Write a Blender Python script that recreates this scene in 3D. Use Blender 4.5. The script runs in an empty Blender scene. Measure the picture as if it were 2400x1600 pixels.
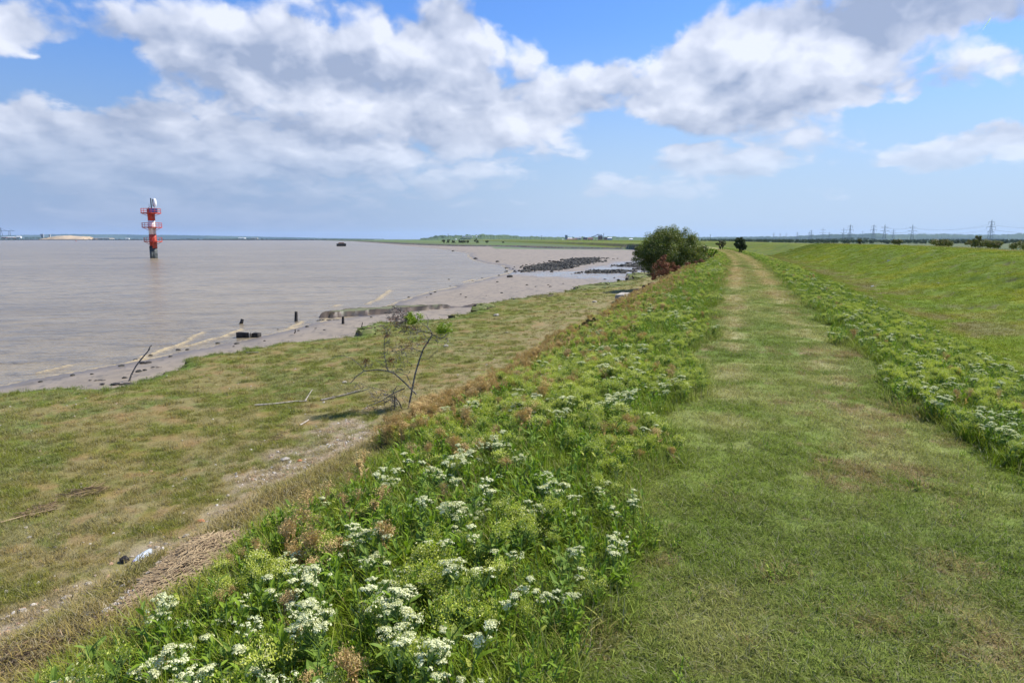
import bpy, math, random
import numpy as np
from mathutils import Vector, Matrix
random.seed(7); rng = np.random.default_rng(7)
R = math.radians
SC = bpy.context.scene
COL = SC.collection

# ------------------------------------------------------------------ camera
CAM_Z, PITCH, YAW, F = 1.7, R(8.53), R(18.1), 1600.0
cd = bpy.data.cameras.new('camera'); cam = bpy.data.objects.new('camera', cd); COL.objects.link(cam)
cd.lens = 24.0; cd.sensor_width = 36.0; cd.clip_start = 0.05; cd.clip_end = 60000
cam.location = (0, 0, CAM_Z); cam.rotation_euler = (math.pi/2 - PITCH, 0, YAW)
SC.camera = cam
FH = np.array([-math.sin(YAW), math.cos(YAW), 0.0]); RT = np.array([math.cos(YAW), math.sin(YAW), 0.0])
FW = FH*math.cos(PITCH) + np.array([0, 0, -math.sin(PITCH)]); UP = np.cross(RT, FW)
C0 = np.array([0, 0, CAM_Z])
def ray(px, py):
    return FW + RT*((px-1200)/F) + UP*((800-py)/F)
def gz(px, py, z):                       # photo pixel (2400 wide) -> point on level z
    d = ray(px, py); t = (z-CAM_Z)/d[2]; return C0 + d*t
def at(px, py, D):                       # photo pixel at camera depth D
    return C0 + ray(px, py)*D
def azel(px, py):
    d = ray(px, py); d = d/np.linalg.norm(d); return math.atan2(d[0], d[1]), math.asin(d[2])

# ------------------------------------------------------------------ render look
SC.view_settings.view_transform = 'Standard'; SC.view_settings.look = 'None'
SC.view_settings.exposure = 0.42; SC.view_settings.gamma = 1.0
SC.render.engine = 'CYCLES'
SC.cycles.max_bounces = 6; SC.cycles.diffuse_bounces = 3; SC.cycles.glossy_bounces = 3
SC.cycles.transmission_bounces = 4; SC.cycles.volume_bounces = 1; SC.cycles.transparent_max_bounces = 8

# ------------------------------------------------------------------ sun
SUN_EL = R(50); SUN_AZ = YAW - R(68)      # azimuth measured from +Y towards -X ; sun to the right of the view, a little ahead
sl = bpy.data.lights.new('sun', 'SUN'); sun = bpy.data.objects.new('sun', sl); COL.objects.link(sun)
sl.energy = 5.0; sl.angle = R(0.5); sl.color = (1.0, 0.955, 0.88)
sdir = Vector((-math.sin(SUN_AZ)*math.cos(SUN_EL), math.cos(SUN_AZ)*math.cos(SUN_EL), math.sin(SUN_EL)))
sun.rotation_euler = sdir.to_track_quat('Z', 'Y').to_euler()

# ------------------------------------------------------------------ node helpers
class NT:
    def __init__(s, tree): s.t = tree; s.n = tree.nodes; s.l = tree.links
    def new(s, typ, **kw):
        n = s.n.new(typ)
        for k, v in kw.items(): setattr(n, k, v)
        return n
    def set(s, sock, v):
        if v is None: return
        if isinstance(v, bpy.types.NodeSocket): s.l.new(v, sock)
        elif isinstance(v, (tuple, list)) and sock.type == 'RGBA' and len(v) == 3: sock.default_value = (*v, 1)
        else: sock.default_value = v
    def m(s, op, a, b=None, c=None, clamp=False):
        n = s.new('ShaderNodeMath', operation=op); n.use_clamp = clamp
        s.set(n.inputs[0], a); s.set(n.inputs[1], b); s.set(n.inputs[2], c); return n.outputs[0]
    def v(s, op, a, b=None, c=None):
        n = s.new('ShaderNodeVectorMath', operation=op)
        s.set(n.inputs[0], a); s.set(n.inputs[1], b); s.set(n.inputs[2], c)
        return n.outputs['Value'] if op in ('DOT_PRODUCT', 'LENGTH', 'DISTANCE') else n.outputs[0]
    def xyz(s, x, y, z):
        n = s.new('ShaderNodeCombineXYZ'); s.set(n.inputs[0], x); s.set(n.inputs[1], y); s.set(n.inputs[2], z); return n.outputs[0]
    def sep(s, v):
        n = s.new('ShaderNodeSeparateXYZ'); s.set(n.inputs[0], v); return n.outputs
    def noise(s, vec, scale, detail=3, rough=.5, out=0, dist=0.0):
        n = s.new('ShaderNodeTexNoise'); s.set(n.inputs['Vector'], vec)
        n.inputs['Scale'].default_value = scale; n.inputs['Detail'].default_value = detail
        n.inputs['Roughness'].default_value = rough; n.inputs['Distortion'].default_value = dist
        return n.outputs[out]
    def mix(s, f, a, b, mode='MIX'):
        n = s.new('ShaderNodeMix', data_type='RGBA', blend_type=mode)
        s.set(n.inputs[0], f); s.set(n.inputs[6], a); s.set(n.inputs[7], b); return n.outputs[2]
    def ss(s, x, a, b, lo=0.0, hi=1.0):
        n = s.new('ShaderNodeMapRange', interpolation_type='SMOOTHSTEP')
        s.set(n.inputs[0], x); n.inputs[1].default_value = a; n.inputs[2].default_value = b
        n.inputs[3].default_value = lo; n.inputs[4].default_value = hi; return n.outputs[0]
    def lin(s, x, a, b, lo=0.0, hi=1.0):
        n = s.new('ShaderNodeMapRange'); s.set(n.inputs[0], x); n.inputs[1].default_value = a; n.inputs[2].default_value = b
        n.inputs[3].default_value = lo; n.inputs[4].default_value = hi; return n.outputs[0]
    def attr(s, name, typ='GEOMETRY', out='Color'):
        n = s.new('ShaderNodeAttribute', attribute_name=name, attribute_type=typ); return n.outputs[out]
    def bump(s, h, strength, dist, normal=None):
        n = s.new('ShaderNodeBump'); s.set(n.inputs['Height'], h); n.inputs['Strength'].default_value = strength
        n.inputs['Distance'].default_value = dist
        if normal is not None: s.set(n.inputs['Normal'], normal)
        return n.outputs[0]

# ------------------------------------------------------------------ world : Nishita sky + cloud layer
W = bpy.data.worlds.new('World'); SC.world = W; W.use_nodes = True
t = NT(W.node_tree); W.node_tree.nodes.clear()
sky = t.new('ShaderNodeTexSky', sky_type='NISHITA'); sky.sun_disc = False
sky.sun_elevation = SUN_EL; sky.sun_rotation = -SUN_AZ; sky.altitude = 10; sky.air_density = 1.0; sky.dust_density = 0.6; sky.ozone_density = 2.2
D = t.new('ShaderNodeTexCoord').outputs['Generated']
D = t.v('NORMALIZE', D)
dx, dy, dz = t.sep(D)
az = t.m('ARCTAN2', dx, dy); el = t.m('ARCSINE', dz)
elc = t.m('MAXIMUM', el, 0.0)
den = t.m('ADD', elc, 0.13)
cu = t.m('MULTIPLY', az, 2.05); cv = t.m('MULTIPLY', t.m('LOGARITHM', den, math.e), 1.0)
cp = t.xyz(cu, cv, 0.0)
n_lo = t.noise(cp, 2.3, 2, .5); 
warp = t.noise(cp, 5.5, 5, .6, out=1)
wv = t.v('MULTIPLY', t.v('SUBTRACT', warp, (.5, .5, .5)), (.11, .075, 0))
P = t.v('ADD', t.xyz(az, el, 0.0), wv)
def blobs(lst):
    acc = None
    for (x, y, rx, ry, w) in lst:
        a, e = azel(x, y); sx = F/rx; sy = F/ry
        q = t.v('MULTIPLY_ADD', P, (sx, sy, 0), (-a*sx, -e*sy, 0))
        g = t.m('EXPONENT', t.m('MULTIPLY', t.v('DOT_PRODUCT', q, q), -1.0))
        acc = t.m('MULTIPLY', g, w) if acc is None else t.m('MULTIPLY_ADD', g, w, acc)
    return acc
cover = blobs([(2120,60,300,110,.5),(2290,330,190,40,.5),(1480,440,110,26,.35),(1700,410,160,40,.35),(300,260,500,200,.35),(1050,330,250,60,.35),(30,60,90,90,.5),(620,120,290,110,1.1),(900,80,230,95,.7),(1090,90,100,110,.7),(250,60,130,48,.6),(20,110,70,110,.8),(110,235,120,32,.5),
    (330,350,400,100,.56),(0,350,280,80,.46),(800,330,420,120,.6),(1020,245,260,80,.7),(1290,150,95,78,.75),(1440,215,130,50,.7),(1260,290,150,60,.6),
    (1640,130,200,105,.9),(1830,180,300,110,.8),(1700,265,230,60,.6),(2170,20,330,75,1.0),(2230,190,230,40,.65),(2300,335,200,32,.9),(2080,385,110,16,.5),
    (1600,365,130,38,.7),(1760,395,100,32,.6),(1900,340,160,36,.6),(1470,450,90,22,.5),(1650,452,60,20,.45),(1985,468,60,9,.45),(1890,462,120,14,.3),(2360,130,60,20,.6),
    (2230,295,60,16,.45),(2380,40,60,25,.3),(600,470,800,110,.55),
    (1390,50,180,90,-.95),(250,165,170,45,-1.0),(80,205,140,42,-.7),(560,250,160,24,-.3),(820,235,120,22,-.35),(1170,170,60,60,-.35),(1640,330,120,20,-.2),(720,20,60,20,-.4),(2290,100,130,50,-.55),(1490,320,90,60,-.45),(2150,270,110,35,-.4),(790,262,110,24,-.35),(880,330,80,18,-.3),(230,240,150,30,-.35),(1480,180,60,50,-.4),(2050,330,120,60,-.3),(1500,110,110,60,-.4),(160,20,50,30,-.3)])
shade = blobs([(540,165,260,62,.95),(820,185,180,36,.6),(1060,70,70,60,.45),(2170,25,230,62,.85),(1930,60,120,40,.3),(1650,295,170,34,.75),(1850,250,180,40,.35),(1120,240,90,30,.45),(1000,295,140,26,.4),
    (350,70,150,40,.35),(400,330,500,80,.28),(1560,375,70,22,.3),(1720,405,60,20,.35),(2200,365,120,16,.35),(300,430,600,60,.42),(640,480,600,60,.38),(150,300,260,40,.35),(820,330,160,30,.35),(280,210,130,60,.3),
    (720,75,120,38,-.5),(960,125,90,34,-.4),(1290,120,70,40,-.5)])
def field(p):
    w1 = t.noise(p, 7.5, 3, .5, out=1); pw = t.v('ADD', p, t.v('MULTIPLY', t.v('SUBTRACT', w1, (.5, .5, .5)), (.16, .16, 0)))
    a = t.noise(pw, 3.4, 7, .55)
    vo = t.new('ShaderNodeTexVoronoi', feature='SMOOTH_F1'); t.set(vo.inputs['Vector'], pw); vo.inputs['Scale'].default_value = 6.5; vo.inputs['Smoothness'].default_value = .45; vo.inputs['Detail'].default_value = 2.0; vo.inputs['Roughness'].default_value = .55
    return t.m('SUBTRACT', t.m('MULTIPLY', t.m('SUBTRACT', a, .5), 1.75), t.m('MULTIPLY', t.m('SUBTRACT', vo.outputs['Distance'], .42), .75))
n1 = field(cp); n2 = field(t.v('ADD', cp, (.035, .085, 0)))
n3 = t.noise(t.v('ADD', cp, (3.1, 7.7, 0)), 16, 5, .6)
rest_sky = t.m('MAXIMUM', t.ss(t.m('ABSOLUTE', t.m('ADD', az, YAW)), .95, 1.35), t.ss(el, .42, .62))  # cloud cover added out of view to whiten the ambient light
base = t.m('ADD', cover, t.m('ADD', n1, t.m('MULTIPLY_ADD', rest_sky, .42, .17)))
base = t.m('ADD', base, t.m('MULTIPLY', t.m('SUBTRACT', n3, .5), .35))
dens = t.ss(base, .28, .85)
rel = t.m('SUBTRACT', n1, n2)              # tops brighter, undersides greyer
lit = t.m('ADD', t.m('MULTIPLY', rel, t.ss(elc, .05, .25, .60, .95)), .66)
lit = t.m('SUBTRACT', lit, t.m('MULTIPLY', shade, .60))
lit = t.m('ADD', lit, t.m('MULTIPLY', t.m('SUBTRACT', n3, .5), .18), clamp=True)
ccol = t.mix(lit, (2.9, 3.45, 4.75), (6.9, 7.2, 8.1))
# Nishita pulled to the deep blue overhead and pale blue near the horizon of the photograph
tint = t.mix(t.ss(elc, .02, .34), (.66, .86, 1.05), (.60, .92, 1.42))
skyc = t.mix(1.0, sky.outputs[0], tint, 'MULTIPLY')
left = t.ss(az, -.75, -.12)
veil = t.mix(left, (2.35, 3.05, 4.9), (3.9, 4.9, 6.7))
vf = t.ss(elc, .30, .0, 0.0, .88)
skyc = t.mix(vf, skyc, veil)
cfade = t.m('MULTIPLY', dens, t.ss(elc, .0, .16, .05, .93))
out = t.mix(cfade, skyc, ccol)
bg = t.new('ShaderNodeBackground'); t.set(bg.inputs[0], out); bg.inputs[1].default_value = 0.1
wo = t.new('ShaderNodeOutputWorld'); t.l.new(bg.outputs[0], wo.inputs[0])
W.cycles.sampling_method = 'MANUAL'; W.cycles.sample_map_resolution = 512

# ------------------------------------------------------------------ numpy noise
def _h(i, j, s):
    n = (i*374761393 + j*668265263 + s*974634777) & 0xffffffff
    n = ((n ^ (n >> 13))*1274126177) & 0xffffffff
    return ((n ^ (n >> 16)) & 0xffff)/65535.0
def vn(x, y, s=0):
    xi = np.floor(x).astype(np.int64); yi = np.floor(y).astype(np.int64); fx = x-xi; fy = y-yi
    fx = fx*fx*(3-2*fx); fy = fy*fy*(3-2*fy)
    a = _h(xi, yi, s); b = _h(xi+1, yi, s); c = _h(xi, yi+1, s); d = _h(xi+1, yi+1, s)
    return (a*(1-fx)+b*fx)*(1-fy)+(c*(1-fx)+d*fx)*fy
def fbm(x, y, f, o=4, s=0, g=.5):
    r = 0; a = 1; tot = 0
    for k in range(o):
        r = r + a*vn(x*f+17.3*k, y*f-9.1*k, s+k); tot += a; a *= g; f *= 2.03
    return r/tot
def sst(x, a, b):
    q = np.clip((x-a)/(b-a), 0, 1); return q*q*(3-2*q)
def inpoly(x, y, P):
    r = np.zeros(x.shape, bool); n = len(P)
    for i in range(n):
        x1, y1 = P[i][:2]; x2, y2 = P[(i+1) % n][:2]
        if y1 == y2: continue
        c = ((y1 > y) != (y2 > y)) & (x < (x2-x1)*(y-y1)/(y2-y1)+x1); r ^= c
    return r
def dpoly(x, y, P, closed=True):
    d = np.full(x.shape, 1e18)
    for i in range(len(P) if closed else len(P)-1):
        x1, y1 = P[i][:2]; x2, y2 = P[(i+1) % len(P)][:2]
        ex, ey = x2-x1, y2-y1; L = ex*ex+ey*ey+1e-12
        q = np.clip(((x-x1)*ex+(y-y1)*ey)/L, 0, 1); d = np.minimum(d, (x-x1-q*ex)**2+(y-y1-q*ey)**2)
    return np.sqrt(d)
def sdist(x, y, P): return np.where(inpoly(x, y, P), 1, -1)*dpoly(x, y, P)

# ------------------------------------------------------------------ land layout
WZ = -3.3; GZ = -2.66
def pts(l, z): return [gz(a, b, z)[:2] for a, b in l]
WL = pts([(-700,938),(-300,921),(0,905),(130,880),(240,861),(296,851),(391,833),(492,815),(605,792),(678,773),(745,757),(818,744),(868,738),
          (900,722),(940,706),(964,699),(1015,683),(1066,673),(1130,655),(1170,646),(1205,637),(1193,631),(1180,622),(1142,617),(1112,609),(1100,600),(1104,594),(1066,588),(1027,582.5),(960,577),(900,571),(830,566)], WZ)
WATERLINE = WL[:]
f1 = FH[:2]*2750 + RT[:2]*(-2750*(370/1618)); f2 = FH[:2]*2750 + RT[:2]*(-2750*1.6)
WL = WL + [f1, f2, f2 + FH[:2]*9000 - RT[:2]*3000, np.array([9000, 12000.]), np.array([9000, -9000.]), np.array([-30, -9000.])]
def cen(y): 
    q = np.maximum(y-40, 0); return np.where(y < 440, -1.4*(np.minimum(q, 400)/50)**2, -89.6-.448*(y-440))
def cens(y):
    return np.where(y < 40, 0, np.where(y < 440, -2*1.4*(y-40)/2500, -.448))
def lat(x, y): return (x-cen(y))/np.sqrt(1+cens(y)**2)
GE = pts([(-700,945),(-300,926),(0,914),(120,911),(270,908),(320,893),(375,880),(403,868),(408,853),(436,839),(492,832),(554,826),(565,818),(661,804),(760,797),(838,792),(846,776),(875,760),(914,754),(960,757),(1020,753),(1063,747),
          (1051,741),(1093,740),(1109,731),(1110,716),(1161,710),(1240,697),(1293,690),(1352,683),(1358,672),(1400,668),(1445,664),(1478,660),(1483,643),(1525,640),(1560,632),(1600,622)], GZ)
yl = [120, 90, 60, 40, 25, 10, 0, -30, -80]
GRASS = GE + [np.array([float(cen(np.array(float(v))))-2, v]) for v in yl] + [np.array([-60, -80.])]
SPUR = pts([(762,725),(779,720),(936,712),(1110,708.5),(1290,702.5),(1292,705),(1110,711),(936,718),(824,726),(765,728)], -2.85)
LEDGE = [pts(l, -2.75) for l in ([(1490,652),(1560,652),(1600,640),(1520,634),(1487,640)],)]
MARSH = pts([(700,561.9),(830,564.5),(900,568),(960,571.2),(1015,573.5),(1090,575.5),(1155,576),(1206,576.6),(1260,578.5),(1308,580),(1400,581),(1486,581.5),(1600,583),(1700,586)], -2.5)
MARSH = MARSH + [np.array([float(cen(np.array(float(v))))+3, v]) for v in (240, 330, 500, 900, 1500, 2600)] + [f1*1.2]
LOWM = pts([(1150,579),(1230,577),(1330,582),(1480,583),(1480,586),(1350,585),(1230,584),(1160,583)], -3.0)
WET = pts([(1193,634),(1290,634),(1350,634),(1400,622),(1500,610),(1560,612),(1560,640),(1470,652),(1440,662),(1400,655),(1330,650),(1230,646),(1180,644)], -3.0)
PS = [-60,-40,-20,-9,-6.6,-5.9,-5.3,-4.6,-3.9,-3.4,-2.8,-1.8,-0.7,.5,1.5,2.4,3.8,5.0,6.2,7.6,9.6,12,13.2,14.2,16.5,22,30,60]
PZ = [-2.72,-2.7,-2.66,-2.42,-2.28,-2.12,-1.78,-1.2,-.72,-.5,-.34,-.12,0,.02,0,-.05,-.36,-.68,-.85,-.72,-.26,.58,.90,.98,.94,-1.4,-2.7,-2.8]
_ps = np.linspace(-60, 60, 2401); _pz = np.interp(_ps, PS, PZ); _k = np.hanning(13); _k /= _k.sum()
_pz = np.convolve(np.pad(_pz, 6, mode='edge'), _k, 'valid')
def terrain(x, y, full=False):
    x = np.asarray(x, float); y = np.asarray(y, float)
    s = lat(x, y); r = np.hypot(x, y)
    wob = (fbm(x*0+3.3, y, .55, 3, 5)-.5)*.9*sst(-s, 1.5, 3)
    z = np.interp(s+wob, _ps, _pz)
    near = 1/(1+(r/60)**2)
    jit = (fbm(x, y, .8, 4, 11)-.5)*np.clip(r*.05, .4, 3.5)
    dg = np.where(r < 400, sdist(x, y, GRASS), -99) + jit
    dm = np.where(r > 100, sdist(x, y, MARSH), -999) + jit*1.5
    dsp = np.where(r < 120, sdist(x, y, SPUR), -99) + jit*.9
    dlm = np.where(r > 100, sdist(x, y, LOWM), -999)
    dw = sdist(x, y, WL) + (fbm(x, y, .35, 3, 21)-.5)*np.clip(r*.03, .3, 2.0)
    onb = s > -3.9
    mud = np.where(dw > 0, WZ+.02+.34*(1-np.exp(-np.maximum(dw, 0)/7.0)), WZ-.02+np.maximum(dw*.06, -2.5))
    mud = mud + (fbm(x*1.0, y, .5, 4, 31)-.5)*.05
    far = (x*FH[0]+y*FH[1] > 2700) & (s < 0)
    mud = np.where(far & (dw > 0), -2.0, mud)
    gr = np.where(s < 0, z, z)
    kg = sst(dg, -.05, .28); km = sst(dm, -.3, .8); ksp = sst(dsp, -.05, .25)*.98; klm = sst(dlm, -.5, .5)
    kb = sst(s, -4.2, -3.6)
    land = np.maximum(kg, kb*1.0)
    zz = mud
    zz = zz*(1-klm*.9)+(-2.95)*klm*.9
    spz = -2.94+.22*(fbm(x, y, .8, 4, 3)-.5)
    zz = np.where(ksp > 0, zz*(1-ksp)+spz*ksp, zz)
    zz = zz*(1-km)+np.where(km > 0, np.maximum(-2.25, np.where(s > -25, z, -2.25)), -2.25)*km
    bk = np.maximum(land, (s > -3).astype(float))
    zz = zz*(1-bk)+gr*bk
    # fine relief
    rough = (fbm(x, y, 2.2, 4, 41)-.5)
    amp = np.where(s < -3.6, .07, np.where(s > 5.5, .06, .035))
    zz = zz + rough*amp*np.maximum(bk, km)
    sl = sst(s, 6.2, 8.5)*sst(-s, -13.6, -12)      # terracettes on the grazed seawall slope
    ter = fbm(s*1.1+.35*y, y*.34-.1*s, 1.0, 4, 51)
    zz = zz + sl*((ter-.5)*.30 + np.abs(ter-.52)*.2)
    hum = .12*np.exp(-((y-62)/20)**2)*sst(s, 9, 12.5)*sst(-s, -17, -14); zz = zz + hum
    if not full: return zz
    return zz, dict(s=s, r=r, dg=dg, dm=dm, dsp=dsp, dw=dw, bk=bk, kg=kg, km=km, ksp=ksp, klm=klm, land=land, far=far, rough=rough, ter=ter, sl=sl)
def tz(x, y): return float(terrain(np.array([x]), np.array([y]))[0])
def hit(px, py):
    d = ray(px, py); ts = 1.0*1.012**np.arange(720); X = C0[None]+d[None]*ts[:, None]
    below = X[:, 2] < np.maximum(terrain(X[:, 0], X[:, 1]), WZ)
    if not below.any(): return gz(px, py, WZ) if d[2] < 0 else C0+d*1000
    i = int(np.argmax(below)); a, b = ts[max(i-1, 0)], ts[i]
    tt = np.linspace(a, b, 40); X = C0[None]+d[None]*tt[:, None]
    bl = X[:, 2] < np.maximum(terrain(X[:, 0], X[:, 1]), WZ); j = int(np.argmax(bl)) if bl.any() else 39
    p = X[j].copy(); p[2] = max(tz(p[0], p[1]), WZ); return p
def mixc(a, b, k): return a*(1-k[..., None])+np.asarray(b)*k[..., None]
PEB = pts([(560,1105),(700,1010),(860,960),(900,1000),(870,1075),(760,1130),(640,1150)], -2.3)
PEB2 = pts([(-300,1640),(-100,1480),(120,1440),(330,1390),(300,1480),(100,1600),(-50,1700)], -2.2)
def gcol(x, y, M):
    s, r, bk, km = M['s'], M['r'], M['bk'], M['km']
    n1 = fbm(x, y, .35, 4, 61); n2 = fbm(x, y, 1.7, 4, 71); n3 = fbm(x, y, 7.0, 3, 81); n4 = fbm(x, y, .9, 4, 91)
    o = np.ones(s.shape+(3,))
    mud = o*np.array([.275, .218, .148])
    mud = mixc(mud, [.205, .165, .115], sst(n2, .45, .7)*.7); mud = mixc(mud, [.13, .105, .08], sst(M['dw']*-1, -1.6, -.1)*.8)
    mud = mixc(mud, [.12, .10, .075], sst(fbm(x, y, 4.5, 3, 13), .66, .74)*.8)
    path = o*np.array([.145, .195, .034]); path = mixc(path, [.240, .265, .085], sst(n2, .38, .68)*(.65+.35*sst(y, 4, 14))); path = mixc(path, [.105, .155, .026], sst(n1, .55, .75)*.6)
    trk = np.exp(-((s-(.0))/.22)**2)+np.exp(-((s-1.2)/.22)**2)
    dry = sst(y, 9, 34)*np.clip(trk+.25, 0, 1)*sst(n4+.10*sst(y, 15, 40), .40, .62)
    path = mixc(path, [.38, .28, .15], np.clip(dry, 0, .85)*(s > -.9)*(s < 2.0))
    path = mixc(path, [.34, .31, .15], np.clip(trk, 0, 1)*(.35+.5*sst(y, 4, 12))*sst(n2, .3, .6))
    path = mixc(path, [.24, .165, .095], sst(n3*.6+n4*.4, .60, .68)*.75)
    verge = o*np.array([.115, .165, .014]); verge = mixc(verge, [.22, .17, .07], sst(-s, 2.3, 3.1)*sst(n2, .35, .6)*.8)
    fore = o*np.array([.140, .160, .026]); fore = mixc(fore, [.215, .175, .070], sst(n2*.6+n1*.4, .42, .62)*.85)
    fore = mixc(fore, [.105, .155, .028], sst(n4, .52, .70)*.8)
    nearfoot = sst(s, -13, -6)
    fore = mixc(fore, [.265, .210, .105], sst(n4*.5+n3*.5+.10*nearfoot, .50, .64)*(.35+.5*nearfoot))
    fore = mixc(fore, [.30, .155, .075], sst(fbm(x, y, 2.1, 4, 99), .58, .74)*.35)
    fore = mixc(fore, [.08, .15, .022], sst(-M['dg'], -1.1, -.1)*.75)
    pk = np.maximum(sst(sdist(x, y, PEB)+(n2-.5)*2, -.3, .6), sst(sdist(x, y, PEB2)+(n2-.5)*2, -.3, .6))*(s < -3.5)
    pk = np.maximum(pk, sst(s+(n2-.5)*2.2, -7.6, -6.2)*sst(-y, -14, -8)*.8*(s < -4))
    fore = mixc(fore, [.33, .265, .19], pk*(.55+.45*sst(n3, .4, .6)))
    slope = o*np.array([.150, .205, .018]); slope = mixc(slope, [.235, .250, .022], sst(n1*.5+n4*.5, .45, .65)*.8)
    slope = mixc(slope, [.135, .20, .026], sst(M['ter'], .55, .72)*.7)
    slope = mixc(slope, [.19, .165, .075], np.exp(-((s-6.4)/1.3)**2)*sst(n4, .35, .6)*.85)
    slope = mixc(slope, [.26, .22, .13], np.exp(-((s-15.2)/.8)**2)*.9)
    slope = mixc(slope, [.17,.14,.08], sst(n3*.5+n2*.5, .60, .68)*.6); slope = slope*(1-.30*sst(y, 80, 120))[..., None]  # far slope darkened in colour, standing in for the shade of tufts
    c = fore
    c = mixc(c, verge, sst(s, -3.6, -2.9)); c = mixc(c, [.20, .165, .075], sst(s, -4.8, -4.2)*sst(-s, 3.0, 3.5)*.5); 
    edge = (n2-.5)*.5
    c = mixc(c, path, sst(s+edge, -.75, -.5))
    c = mixc(c, verge, sst(s+edge, 1.75, 2.1)*sst(y, 4.5, 6)); c = mixc(c, slope, sst(s+edge, 4.9, 5.6))
    farm = o*np.array([.055, .095, .035]); fl = vn(x*.004+9, y*.004, 3); farm = mixc(farm, [.10, .12, .05], sst(fl, .55, .6)); farm = mixc(farm, [.06, .10, .035], sst(fl, .4, .35)*.0+sst(-fl, -.35, -.3))
    c = mixc(c, farm, sst(s, 20, 26))
    marsh = o*np.array([.095, .150, .035]); marsh = mixc(marsh, [.13, .15, .06], sst(fbm(x, y, .02, 4, 8), .45, .65)); marsh = mixc(marsh, [.085, .10, .06], sst(-M['dm'], -60, -5)*.7)
    land = bk
    res = mixc(mud, [.15, .155, .085], M['ksp']); res = mixc(res, [.12, .155, .045], M['klm'])
    res = res*(1-km[..., None])+np.where((s > -14)[..., None], slope*.9, marsh)*km[..., None]
    res = res*(1-land[..., None])+c*land[..., None]
    res = np.where((M['far'] & (M['dw'] > 0))[..., None], np.array([.10, .12, .07]), res)
    return res

# ------------------------------------------------------------------ object helpers
def tag(o, label=None, cat=None, group=None, kind=None):
    if label: o['label'] = label
    if cat: o['category'] = cat
    if group: o['group'] = group
    if kind: o['kind'] = kind
    return o
def mesh_np(name, V, Fc, mats, smooth=False, midx=None, link=True, parent=None):
    me = bpy.data.meshes.new(name)
    V = np.asarray(V, np.float32)
    if isinstance(Fc, np.ndarray):
        n = len(Fc); k = Fc.shape[1]
        me.vertices.add(len(V)); me.vertices.foreach_set('co', V.ravel())
        me.loops.add(n*k); me.loops.foreach_set('vertex_index', Fc.astype(np.int32).ravel())
        me.polygons.add(n); me.polygons.foreach_set('loop_start', np.arange(0, n*k, k, dtype=np.int32))
        me.polygons.foreach_set('loop_total', np.full(n, k, np.int32))
    else:
        me.from_pydata(V.tolist(), [], Fc)
    for m in (mats if isinstance(mats, (list, tuple)) else [mats]): me.materials.append(m)
    if midx is not None: me.polygons.foreach_set('material_index', np.asarray(midx, np.int32))
    if smooth: me.polygons.foreach_set('use_smooth', np.ones(len(me.polygons), bool))
    me.update(calc_edges=True); me.validate()
    o = bpy.data.objects.new(name, me)
    if link: COL.objects.link(o)
    if parent is not None: o.parent = parent
    return o
def set_col(o, c, name='col'):
    a = o.data.attributes.new(name, 'FLOAT_COLOR', 'POINT')
    c4 = np.ones((len(c), 4), np.float32); c4[:, :3] = c; a.data.foreach_set('color', c4.ravel())
def set_f(o, f, name):
    a = o.data.attributes.new(name, 'FLOAT', 'POINT'); a.data.foreach_set('value', np.asarray(f, np.float32))
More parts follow.
